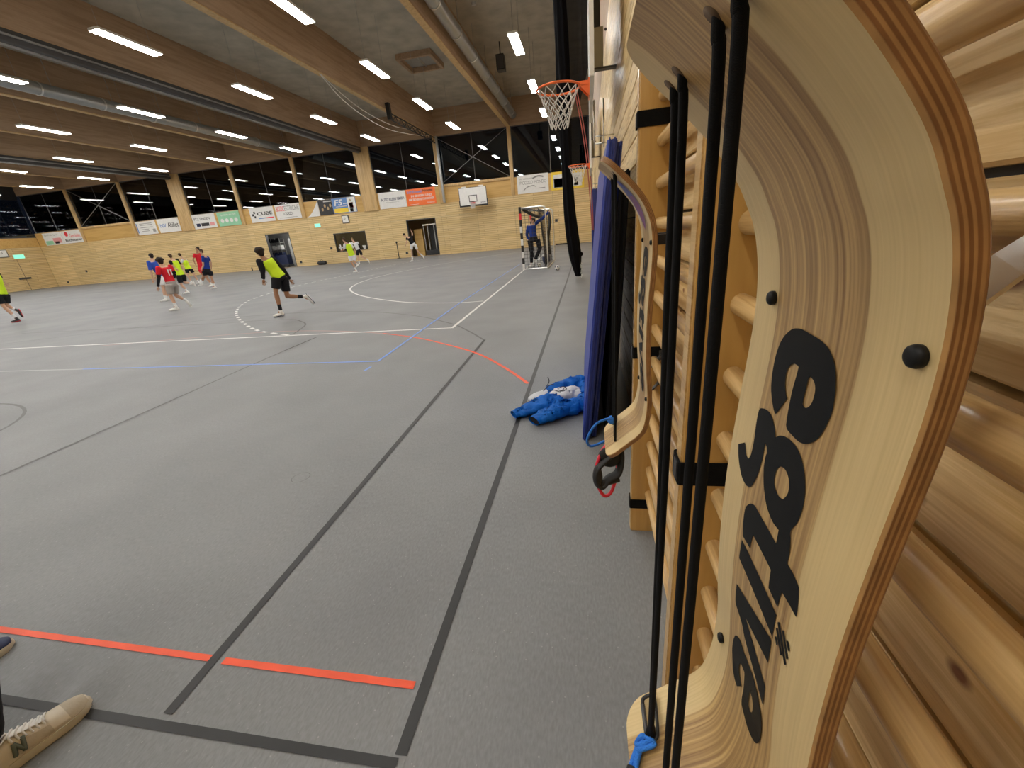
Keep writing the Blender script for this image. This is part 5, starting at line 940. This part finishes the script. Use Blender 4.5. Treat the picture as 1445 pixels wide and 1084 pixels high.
def human(J,fwd,lab,o):
    J={k:V3(v) for k,v in J.items()}; s=o.get('s',.90)
    g=V3(((J['toL'].x+J['toR'].x)/2,(J['toL'].y+J['toR'].y)/2,0))
    t=thing('person',g,lab,'person')
    f=V3((fwd[0],fwd[1],0)).normalized()
    for q in ('L','R'):
        if J['to'+q].z<.09:
            d=.028-J['to'+q].z; J['to'+q].z=.028
            J['an'+q].z=max(.085,min(J['an'+q].z,.13)) if J['an'+q].z<.2 else J['an'+q].z
    mh=(J['hipL']+J['hipR'])/2; ms=(J['shL']+J['shR'])/2; ax=(ms-mh); 
    hl=(J['hipR']-J['hipL']).normalized(); sl=(J['shR']-J['shL']).normalized()
    def torso(mb,infl,t0=-.13,t1=1.06,n=16,sc=1):
        secs=[]
        for tt,rl,rd in ((-.16,.10,.08),(-.1,.13,.10),(0,.15,.108),(.2,.145,.10),(.45,.13,.09),(.75,.15,.103),(.92,.158,.095),(1.0,.135,.078),(1.06,.075,.06)):
            if tt<t0-1e-6 or tt>t1+1e-6: continue
            c=mh+ax*tt; l=hl.lerp(sl,max(0,min(1,tt))); l=(l-ax.normalized()*l.dot(ax.normalized())).normalized(); d=l.cross(ax.normalized()).normalized()
            # slight forward belly/back curve
            secs.append((c,l,d,(rl*s+infl)*sc,(rd*s+infl)*sc))
        mb.loft(secs,n)
    def limb(mb,a,b,ra,rb,infl=0,a0=0,b0=1,bulge=0):
        p=[a+(b-a)*(a0+(b0-a0)*k/5) for k in range(6)]; r=[(ra+(rb-ra)*(a0+(b0-a0)*k/5)+bulge*math.sin(math.pi*min(1,(a0+(b0-a0)*k/5)*1.4)))*s+infl for k in range(6)]
        mb.tube(p,r,12)
    def wristdir(q): 
        d=(J['ha'+q]-J['el'+q]).normalized(); return J['ha'+q]-d*.02,d
    hu=(J['head']-J['neck']).normalized(); hf=(f-hu*f.dot(hu)).normalized(); hs_=hf.cross(hu).normalized(); hc=J['head']; hsz=s*1.0
    body=MB(); torso(body,0)
    body.tube([ms+ax.normalized()*.0,J['neck'],hc-hu*.03*hsz],[.075*s,.055*s,.05*s],12)
    body.ell(hc+hu*.018*hsz-hf*.006,(hs_*.072*hsz,hf*.088*hsz,hu*.092*hsz),16,10); body.ell(hc-hu*.045*hsz+hf*.022*hsz,(hs_*.052*hsz,hf*.060*hsz,hu*.058*hsz),14,8)
    extra=MB()
    extra.ell(hc+hf*.088*hsz-hu*.012*hsz,(hs_*.012,hf*.018,hu*.022),8,6)
    for q in (-1,1): extra.ell(hc+hs_*.072*hsz*q-hu*.008-hf*.008,(hs_*.008,hf*.018,hu*.028),8,6)
    for q in ('L','R'):
        w,d=wristdir(q)
        limb(body,J['sh'+q],J['el'+q],.052,.038); limb(body,J['el'+q],w,.040,.026,bulge=.004); body.ell(J['sh'+q],[V3((.058*s,0,0)),V3((0,.058*s,0)),V3((0,0,.058*s))],12,8)
        limb(body,J['hip'+q],J['kn'+q],.085,.054); limb(body,J['kn'+q],J['an'+q],.052,.034,bulge=.012); body.ell(J['kn'+q],[V3((.055*s,0,0)),V3((0,.055*s,0)),V3((0,0,.055*s))],10,8)
        # foot
        fd=(J['to'+q]-J['an'+q]); limb(body,J['an'+q],J['an'+q]+fd*.45,.030,.020)
        # hand: palm, four unequal bent fingers, thumb from the side of the palm
        lat=d.cross(hf); lat=lat.normalized() if lat.length>.1 else d.orthogonal().normalized(); nrm=lat.cross(d).normalized()
        hh=s*.92; pc=w+d*.055*hh; extra.ell(pc,(lat*.036*hh,d*.050*hh,nrm*.015*hh),10,8)
        for i,(off,ln) in enumerate(((-.027,.055),(-.009,.068),(.009,.072),(.027,.062))):
            b0=pc+lat*off*hh+d*.038*hh; extra.tube([b0,b0+d*ln*.5*hh+lat*off*.15*hh-nrm*.006,b0+d*ln*.86*hh+lat*off*.2*hh-nrm*.024],[.0088*hh,.0080*hh,.0060*hh],6)
        b0=pc+lat*.028*hh-d*.02*hh; extra.tube([b0,b0+lat*.026*hh+d*.022*hh-nrm*.01,b0+lat*.034*hh+d*.050*hh-nrm*.02],[.0105*hh,.0092*hh,.007*hh],6)
    rm('body',body,.0155*s/.9,o['skin'],t,3,extra)
    # hair, eyes, mouth
    hair=MB(); hair.ell(hc+hu*.032*hsz-hf*.017*hsz,(hs_*.082*hsz,hf*.090*hsz,hu*.088*hsz),14,10); hair.ell(hc+hu*.0*hsz-hf*.045*hsz,(hs_*.070*hsz,hf*.056*hsz,hu*.085*hsz),12,8)
    if o.get('curly'):
        rr=random.Random(7)
        for k in range(26):
            a=rr.uniform(0,6.28); e=rr.uniform(.1,1.3); dv=(hs_*math.cos(a)+hf*math.sin(a))*math.cos(e)+hu*math.sin(e); hair.ell(hc+hu*.03-hf*.015+dv*.086*hsz,(hs_*.031,hf*.031,hu*.031),7,5)
    rm('hair',hair,.011,o['hair'],t,2,noise=.006)
    for q in (-1,1): obj('eye',MB().ell(hc+hf*.083*hsz+hs_*.030*hsz*q+hu*.012*hsz,(hs_*.010,hf*.006,hu*.007),8,6),M['eye'],t,True)
    obj('mouth',MB().ell(hc+hf*.080*hsz-hu*.055*hsz,(hs_*.022,hf*.006,hu*.006),8,6),M['pink'],t,True)
    def top(name,m,infl,sl_,t0=-.02,mat_sl=None):
        mb=MB(); torso(mb,infl,t0,1.0)
        for q in ('L','R'):
            mb.ell(J['sh'+q],[V3((.062*s+infl*.5,0,0)),V3((0,.062*s+infl*.5,0)),V3((0,0,.062*s+infl*.5))],12,8)
            if sl_>0: limb(mb,J['sh'+q],J['el'+q],.062,.056,infl*.5,0,min(1,sl_))
            if sl_>1: w,_d=wristdir(q); limb(mb,J['el'+q],w,.048,.036,infl*.4)
        rm(name,mb,.014*s/.9,m,t,3,noise=.006)
    def sleeves(m,lo=0,hi=1,name='sleeve'):
        for q in ('L','R'):
            w,_d=wristdir(q); mb=MB(); limb(mb,J['sh'+q],J['el'+q],.058,.045,.006,lo,1); limb(mb,J['el'+q],w,.045,.032,.004); obj(name,mb,m,t,True)
    top('shirt',o['shirt'],.014,o.get('sleeve',.62))
    if o.get('undersleeve'): sleeves(o['undersleeve'],o.get('us0',.0))
    if o.get('bib'):
        mb=MB(); torso(mb,.026,-.02,1.0); 
        if o.get('bibhem'): pass
        rm('bib',mb,.014*s/.9,o['bib'],t,2,noise=.008)
    # shorts or trousers
    mb=MB(); secs=[]; torso(mb,.020,-.16,.2)
    ln=o.get('leg',.72)
    for q in ('L','R'):
        limb(mb,J['hip'+q],J['kn'+q],.098,.082,.012,0,min(1,ln))
        if ln>1: limb(mb,J['kn'+q],J['an'+q],.075,.060,.006,0,.93); mb.ell(J['kn'+q],[V3((.078*s,0,0)),V3((0,.078*s,0)),V3((0,0,.078*s))],10,8)
    rm('trousers' if ln>1 else 'shorts',mb,.014*s/.9,o['shorts'],t,3,noise=.005)
    for q in ('L','R'):
        a,k,to=J['an'+q],J['kn'+q],J['to'+q]
        if ln<=1: mb=MB(); limb(mb,a,a+(k-a)*o.get('sock',.3),.037,.042,.003); obj('sock',mb,o['sockm'],t,True)
        d=(to-a); dl=d.length; dn=d.normalized(); sd=(k-a).normalized(); heel=a-sd*.055*s-(dn-sd*dn.dot(sd)).normalized()*.045*s
        tip=heel+(to-heel).normalized()*max(.235*s,min(.29*s,(to-heel).length+.03))
        if to.z<.05: heel.z=max(.032,min(heel.z,.05)); tip.z=.030
        ld=(tip-heel).normalized(); upv=(sd-ld*sd.dot(ld)).normalized()
        sh=MB(); sh.tube([heel+(tip-heel)*u for u in (-.06,.0,.25,.55,.82,.97,1.03)],[(.02,.018),(.036,.032),(.042,.036),(.036,.042),(.030,.044),(.022,.034),(.008,.014)],12,up=upv)
        sh.tube([heel+(tip-heel)*.18,a+sd*.015],[.036,.038],10)
        ob=obj('shoe',sh,o['shoe'],t,True)
        so=MB(); so.tube([heel+(tip-heel)*u-upv*.022 for u in (-.07,.0,.3,.6,.9,1.04)],[(.008,.02),(.010,.036),(.010,.04),(.010,.045),(.010,.036),(.006,.012)],12,up=upv); obj('outsole',so,o.get('solem',M['white']),ob,True)
    if o.get('number'):
        axn=ax.normalized(); l=sl; d=l.cross(axn).normalized()
        if d.dot(f)>0: d=-d
        c=mh+ax*.70+d*(.105*s+.022); mb=MB(); u=l if l.dot(V3((1,0,0)))>0 else -l
        for off in (-.045,.045):
            for a,b,e,g2 in ((-.014,.014,-.085,.085),(-.036,-.014,.045,.075)):
                p=[c+u*(off+a)+axn*e,c+u*(off+b)+axn*e,c+u*(off+b)+axn*g2,c+u*(off+a)+axn*g2]; mb.add(p+[v+d*.006 for v in p],[(0,1,2,3),(7,6,5,4),(0,4,5,1),(1,5,6,2),(2,6,7,3),(3,7,4,0)])
        obj('number',mb,M['white'],t)
    return t
W_,B_,Y_=M['cloth_white'],M['cloth_black'],M['cloth_bib']
base=dict(sockm=W_,shoe=M['white'])
def H(k,fwd,lab,**o): q=dict(base); q.update(o); return human(PEOPLE[k],fwd,lab,q)
H('p1',(-.85,.5),'runner in neon bib over long black sleeves, nearest of the players, dark curly hair',skin=M['skin2'],hair=M['hair1'],curly=1,shirt=B_,sleeve=2,bib=Y_,shorts=B_,leg=.74,sockm=B_,sock=.35,solem=M['navy'])
H('p2',(-.9,.4),'player in royal blue shirt and white shorts at the left of the huddle',skin=M['skin3'],hair=M['hair1'],shirt=M['cloth_blue'],sleeve=.75,shorts=W_,leg=.6)
H('p3',(-.85,.5),'player in red shirt with white number 11 and grey shorts',skin=M['skin3'],hair=M['hair1'],curly=1,shirt=M['cloth_red'],sleeve=.7,undersleeve=B_,us0=.55,shorts=M['cloth_grey'],leg=.85,number=1)
H('p4',(-.85,.5),'player in neon bib and black shorts behind the red number 11 shirt',skin=M['skin3'],hair=M['hair2'],shirt=B_,sleeve=.7,bib=Y_,shorts=B_,leg=.8)
H('p5',(-.9,.4),'player in white shirt and neon bib bending forward, brown hair',skin=M['skin3'],hair=M['hair2'],shirt=W_,sleeve=.8,bib=Y_,shorts=B_,leg=.55)
H('p6',(-.5,-.85),'player in plain red shirt behind the dark blue shirted player',skin=M['skin2'],hair=M['hair1'],shirt=M['cloth_red'],sleeve=.6,shorts=M['cloth_red'],leg=.6)
H('p7',(-.6,-.8),'player in dark blue shirt and black shorts at the right of the huddle',skin=M['skin1'],hair=M['hair2'],shirt=M['cloth_navy'],sleeve=.6,shorts=B_,leg=.6)
H('p8',(-.9,.4),'player in neon bib and black shorts cut off by the left edge',skin=M['skin3'],hair=M['hair1'],shirt=B_,sleeve=1,bib=Y_,shorts=B_,leg=.8,shoe=M['dark'],solem=M['red'])
H('p9',(-.9,.3),'player in neon bib and pale shorts running in front of the wall window',skin=M['skin1'],hair=M['hair2'],shirt=M['cloth_white'],sleeve=.9,bib=Y_,shorts=M['cloth_white'],leg=.8)
H('p10',(-.9,.3),'fair haired player in white shirt and black shorts beside the wall window',skin=M['skin3'],hair=M['hair3'],shirt=W_,sleeve=.4,undersleeve=B_,us0=.4,shorts=B_,leg=.65,solem=M['navy'])
H('p11',(-.95,-.1),'player in black shirt and white shorts in front of the right doorway',skin=M['skin3'],hair=M['hair1'],shirt=B_,sleeve=.45,shorts=W_,leg=.75)
H('p12',(-.9,-.35),'goalkeeper in dark blue and grey kit reaching up inside the goal',skin=M['skin3'],hair=M['hair2'],shirt=M['cloth_navy'],sleeve=2,undersleeve=M['cloth_dkgrey'],us0=.0,shorts=B_,leg=2)
# ------------------------------------------------------------------ the two people seated by the camera: only their feet show
def shoe(name,t,toe,heel,ankle,mu,mtoe,msole,detail):
    toe=V3(toe); heel=V3(heel); d=(toe-heel); L=d.length; d.normalize(); lat=V3((d.y,-d.x,0)); up=V3((0,0,1))
    prof_=[(-.01,.020,.06),(.03,.033,.085),(.12,.036,.098),(.25,.036,.100),(.38,.037,.092),(.5,.040,.078),(.62,.044,.066),(.74,.047,.056),(.86,.045,.048),(.94,.036,.042),(.985,.022,.036),(1.0,.010,.032)]
    def ring(u,w,h,n=20,z0=.026):
        c=heel+d*(u*L); out=[]
        for j in range(n):
            a=2*math.pi*j/n; cx=math.cos(a); sz=math.sin(a)
            x=w*(abs(cx)**.75)*(1 if cx>0 else -1); z=z0+(h-z0)*(max(0,sz)**.8) if sz>0 else z0+.010*sz
            out.append(c+lat*x*(1-.28*max(0,sz))+up*z)
        return out
    def loftr(rings,mb):
        n=len(rings[0]); vs=[p for r in rings for p in r]; fs=[(i*n+j,i*n+(j+1)%n,(i+1)*n+(j+1)%n,(i+1)*n+j) for i in range(len(rings)-1) for j in range(n)]+[tuple(range(n))[::-1],tuple((len(rings)-1)*n+j for j in range(n))]
        mb.add(vs,fs); return mb
    def interp(u):
        for (a,b,c),(e,f,g) in zip(prof_,prof_[1:]):
            if a<=u<=e: k=(u-a)/(e-a); return b+(f-b)*k,c+(g-c)*k
        return prof_[-1][1:]
    s=obj(name,loftr([ring(u,w,h) for u,w,h in prof_],MB()),mu,t,True)
    so=MB(); n=28; vs=[]
    outl=[]
    for u,w,h in prof_: outl.append((u,w+.006))
    outl=[(-.03,.012)]+outl+[(1.025,.006)]
    pts=[heel+d*(u*L)+lat*w for u,w in outl]+[heel+d*(u*L)-lat*w for u,w in outl[::-1]]
    m=len(pts)
    for z,sc in ((.001,.955),(.005,.985),(.018,.985),(.027,.955)):
        c=heel+d*L*.5; vs+=[V3((c.x+(p.x-c.x)*sc,c.y+(p.y-c.y)*sc,z)) for p in pts]
    so.add(vs,[(q*m+i,q*m+(i+1)%m,(q+1)*m+(i+1)%m,(q+1)*m+i) for q in range(3) for i in range(m)]+[tuple(range(m))[::-1],tuple(3*m+i for i in range(m))])
    obj('midsole',so,msole,s,'auto')
    if not detail: return s
    # toe cap overlay, white vamp panel, laces, side letter, heel patch
    def patch(nm,u0,u1,a0,a1,mat,infl=.0022,nu=8,na=10):
        vs=[];
        for i in range(nu+1):
            u=u0+(u1-u0)*i/nu; w,h=interp(u)
            for j in range(na+1):
                a=a0+(a1-a0)*j/na; cx=math.cos(a); sz=math.sin(a); x=(w+infl)*(abs(cx)**.75)*(1 if cx>0 else -1); z=.026+(h+infl-.026)*(max(0,sz)**.8)
                vs.append(heel+d*(u*L)+lat*x*(1-.28*max(0,sz))+up*z)
        mb=MB(); mb.add(vs,[(i*(na+1)+j,i*(na+1)+j+1,(i+1)*(na+1)+j+1,(i+1)*(na+1)+j) for i in range(nu) for j in range(na)]); return obj(nm,mb,mat,s,True)
    patch('toe_cap',.80,.985,.12,3.02,M['beige']); patch('vamp_panel',.66,.80,.25,2.9,M['cream']); patch('side_panel',.40,.66,.08,.7,M['beige']); patch('side_panel',.40,.66,2.44,3.06,M['beige']); patch('heel_patch',.02,.13,.15,1.0,M['sage'],.003); patch('tongue',.36,.66,1.25,1.9,M['white'],.006)
    for i in range(6):
        u=.40+.048*i; w,h=interp(u); c=heel+d*(u*L)
        mb=MB().tube(catmull([c+lat*.024+up*(h-.012),c+lat*.012+up*(h+.004),c-lat*.010+d*.012+up*(h+.005),c-lat*.024+d*.012+up*(h-.012)],4),(.0030),6); obj('lace',mb,M['white'],s,True)
    for sgn in (1,-1):
        c=heel+d*(.40*L)+up*.100; obj('lace_bow',MB().tube(catmull([c,c+lat*.026*sgn-d*.012+up*.018,c+lat*.040*sgn-d*.03+up*.006,c+lat*.018*sgn-d*.012+up*-.002],5,True),.003,6,closed=True),M['white'],s,True)
    # side letter N
    def P_(u,z): 
        w,h=interp(u); k=(z-.026)/(h-.026); sz=max(0,min(1,k))**(1/.8); cx=math.sqrt(max(0,1-sz*sz)); return heel+d*(u*L)+lat*((w+.0045)*(cx**.75)*(1-.28*sz))+up*z
    strokes=[((.365,.040),(.400,.074)),((.396,.074),(.438,.046)),((.434,.040),(.472,.074))]
    mb=MB()
    for (ua,za),(ub,zb) in strokes:
        pts=[P_(ua+(ub-ua)*k/6,za+(zb-za)*k/6) for k in range(7)]; mb.tube(pts,.0052,6)
    obj('side_letter',mb,M['sage'],s,True)
    return s
def seated(ax_,ay,kx,ky,hipx,lab,shoem,fn):
    t=thing('person',(ax_,ay-.2,0),lab,'person'); mb=MB(); s=.95
    an=V3((ax_,ay,.10)); kn=V3((kx,ky,.47)); hip=V3((hipx,ky-.43,.49)); an2=an+V3((-.22,-.12,0)); kn2=kn+V3((-.20,-.04,0)); hip2=hip+V3((-.18,0,0)); mh=(hip+hip2)/2; ch=mh+V3((0,-.10,.42)); nk=ch+V3((0,.02,.12)); hd=nk+V3((0,.05,.14))
    b=MB(); L_=V3((1,0,0)); 
    b.loft([(mh+(ch-mh)*u,L_,V3((0,1,.2)).normalized(),rl,rd) for u,rl,rd in ((-.15,.14,.11),(.1,.16,.11),(.5,.14,.10),(.9,.17,.11),(1.1,.12,.08))],14); b.tube([ch,nk,hd-V3((0,0,.03))],[.08,.055,.05],12); b.ell(hd+V3((0,0,.02)),((.075,0,0),(0,.092,0),(0,0,.105)),14,10); b.ell(hd+V3((0,.03,-.05)),((.05,0,0),(0,.06,0),(0,0,.05)),12,8)
    ex=MB()
    for sg,k_ in ((1,kn),(-1,kn2)):
        sh=ch+V3((.18*sg,0,.02)); el=sh+V3((.04*sg,.1,-.26)); ha=k_+V3((0,-.08,.10)); b.tube([sh,el],[.05,.04],12); b.tube([el,ha],[.042,.028],12)
        dd=(ha-el).normalized(); la=dd.cross(V3((0,0,1))).normalized()*-sg; pc=ha+dd*.05; nn=V3((0,0,1)); ex.ell(pc,(la*.038,dd*.05,nn*.015),10,8)
        for off,ln in ((-.028,.055),(-.009,.07),(.009,.074),(.028,.062)): ex.tube([pc+la*off+dd*.038,pc+la*off*1.15+dd*(.038+ln*.5)-nn*.004,pc+la*off*1.2+dd*(.038+ln*.85)-nn*.022],[.009,.008,.006],6)
        ex.tube([pc-la*.028-dd*.02,pc-la*.052+dd*.004-nn*.008,pc-la*.058+dd*.032-nn*.014],[.0105,.009,.007],6)
    for a_,k_,h_ in ((an,kn,hip),(an2,kn2,hip2)): b.tube([h_,k_],[.085,.055],12); b.tube([k_,k_+(a_-k_)*.35,a_],[.054,.056,.036],12)
    rm('body',b,.016,M['skin1'],t,3,ex)
    hr=MB().ell(hd+V3((0,-.02,.045)),((.084,0,0),(0,.092,0),(0,0,.092)),14,10); rm('hair',hr,.012,M['hair1'],t,2,noise=.005)
    for q in (-1,1): obj('eye',MB().ell(hd+V3((.03*q,.088,.015)),((.01,0,0),(0,.006,0),(0,0,.007)),8,6),M['eye'],t,True)
    obj('mouth',MB().ell(hd+V3((0,.088,-.055)),((.022,0,0),(0,.006,0),(0,0,.006)),8,6),M['pink'],t,True)
    tr=MB(); tr.loft([(mh+(ch-mh)*u,L_,V3((0,1,.2)).normalized(),rl,rd) for u,rl,rd in ((-.2,.15,.12),(.1,.175,.125),(.25,.165,.12))],14)
    for a_,k_,h_ in ((an,kn,hip),(an2,kn2,hip2)): tr.tube([h_,k_],[.10,.078],12); tr.ell(k_,((.08,0,0),(0,.08,0),(0,0,.08)),10,8); tr.tube([k_,k_+(a_-k_)*.5,a_+V3((0,0,.02))],[.078,.072,.064],14)
    rm('trousers',tr,.014,B_,t,3,noise=.008)
    sw=MB(); sw.loft([(mh+(ch-mh)*u,L_,V3((0,1,.2)).normalized(),rl+.015,rd+.015) for u,rl,rd in ((.05,.16,.11),(.5,.145,.105),(.9,.17,.11),(1.08,.12,.08))],14)
    for sg in (1,-1): sh=ch+V3((.18*sg,0,.02)); el=sh+V3((.04*sg,.1,-.26)); sw.tube([sh-V3((.05*sg,0,0)),sh,el],[.06,.068,.055],12)
    rm('shirt',sw,.015,M['cloth_dkgrey'],t,3,noise=.006)
    fn(t,an); fn(t,an2,False)
    return t
def sn1(t,an,first=True):
    o=V3((0,0,0)) if first else V3((-.22,-.12,0)); shoe('sneaker',t,V3((-1.672,.622,0))+o,V3((-1.742,.362,0))+o,an,M['cream'],M['beige'],M['sole'],first)
def sn2(t,an,first=True):
    o=V3((0,0,0)) if first else V3((-.22,-.12,0)); shoe('dark_shoe',t,V3((-2.265,.765,0))+o,V3((-2.37,.52,0))+o,an,M['navy'],M['navy'],M['sole'],False)
seated(-1.742,.415,-1.735,.50,-1.735,'seated person in black trousers and cream sneakers at the lower left corner',None,sn1)
seated(-2.365,.575,-2.40,.62,-2.40,'seated person in dark navy shoes with pale soles at the left edge',None,sn2)
t=thing('bench',(-2.2,-.05,0),'long wooden bench behind the seated people','bench')
box('bench_seat',-3.4,-1.2,-.30,.05,.34,.375,M['band'],t,.01)
for x in (-3.2,-1.5): box('bench_leg',x,x+.06,-.25,.0,0,.34,M['column'],t)
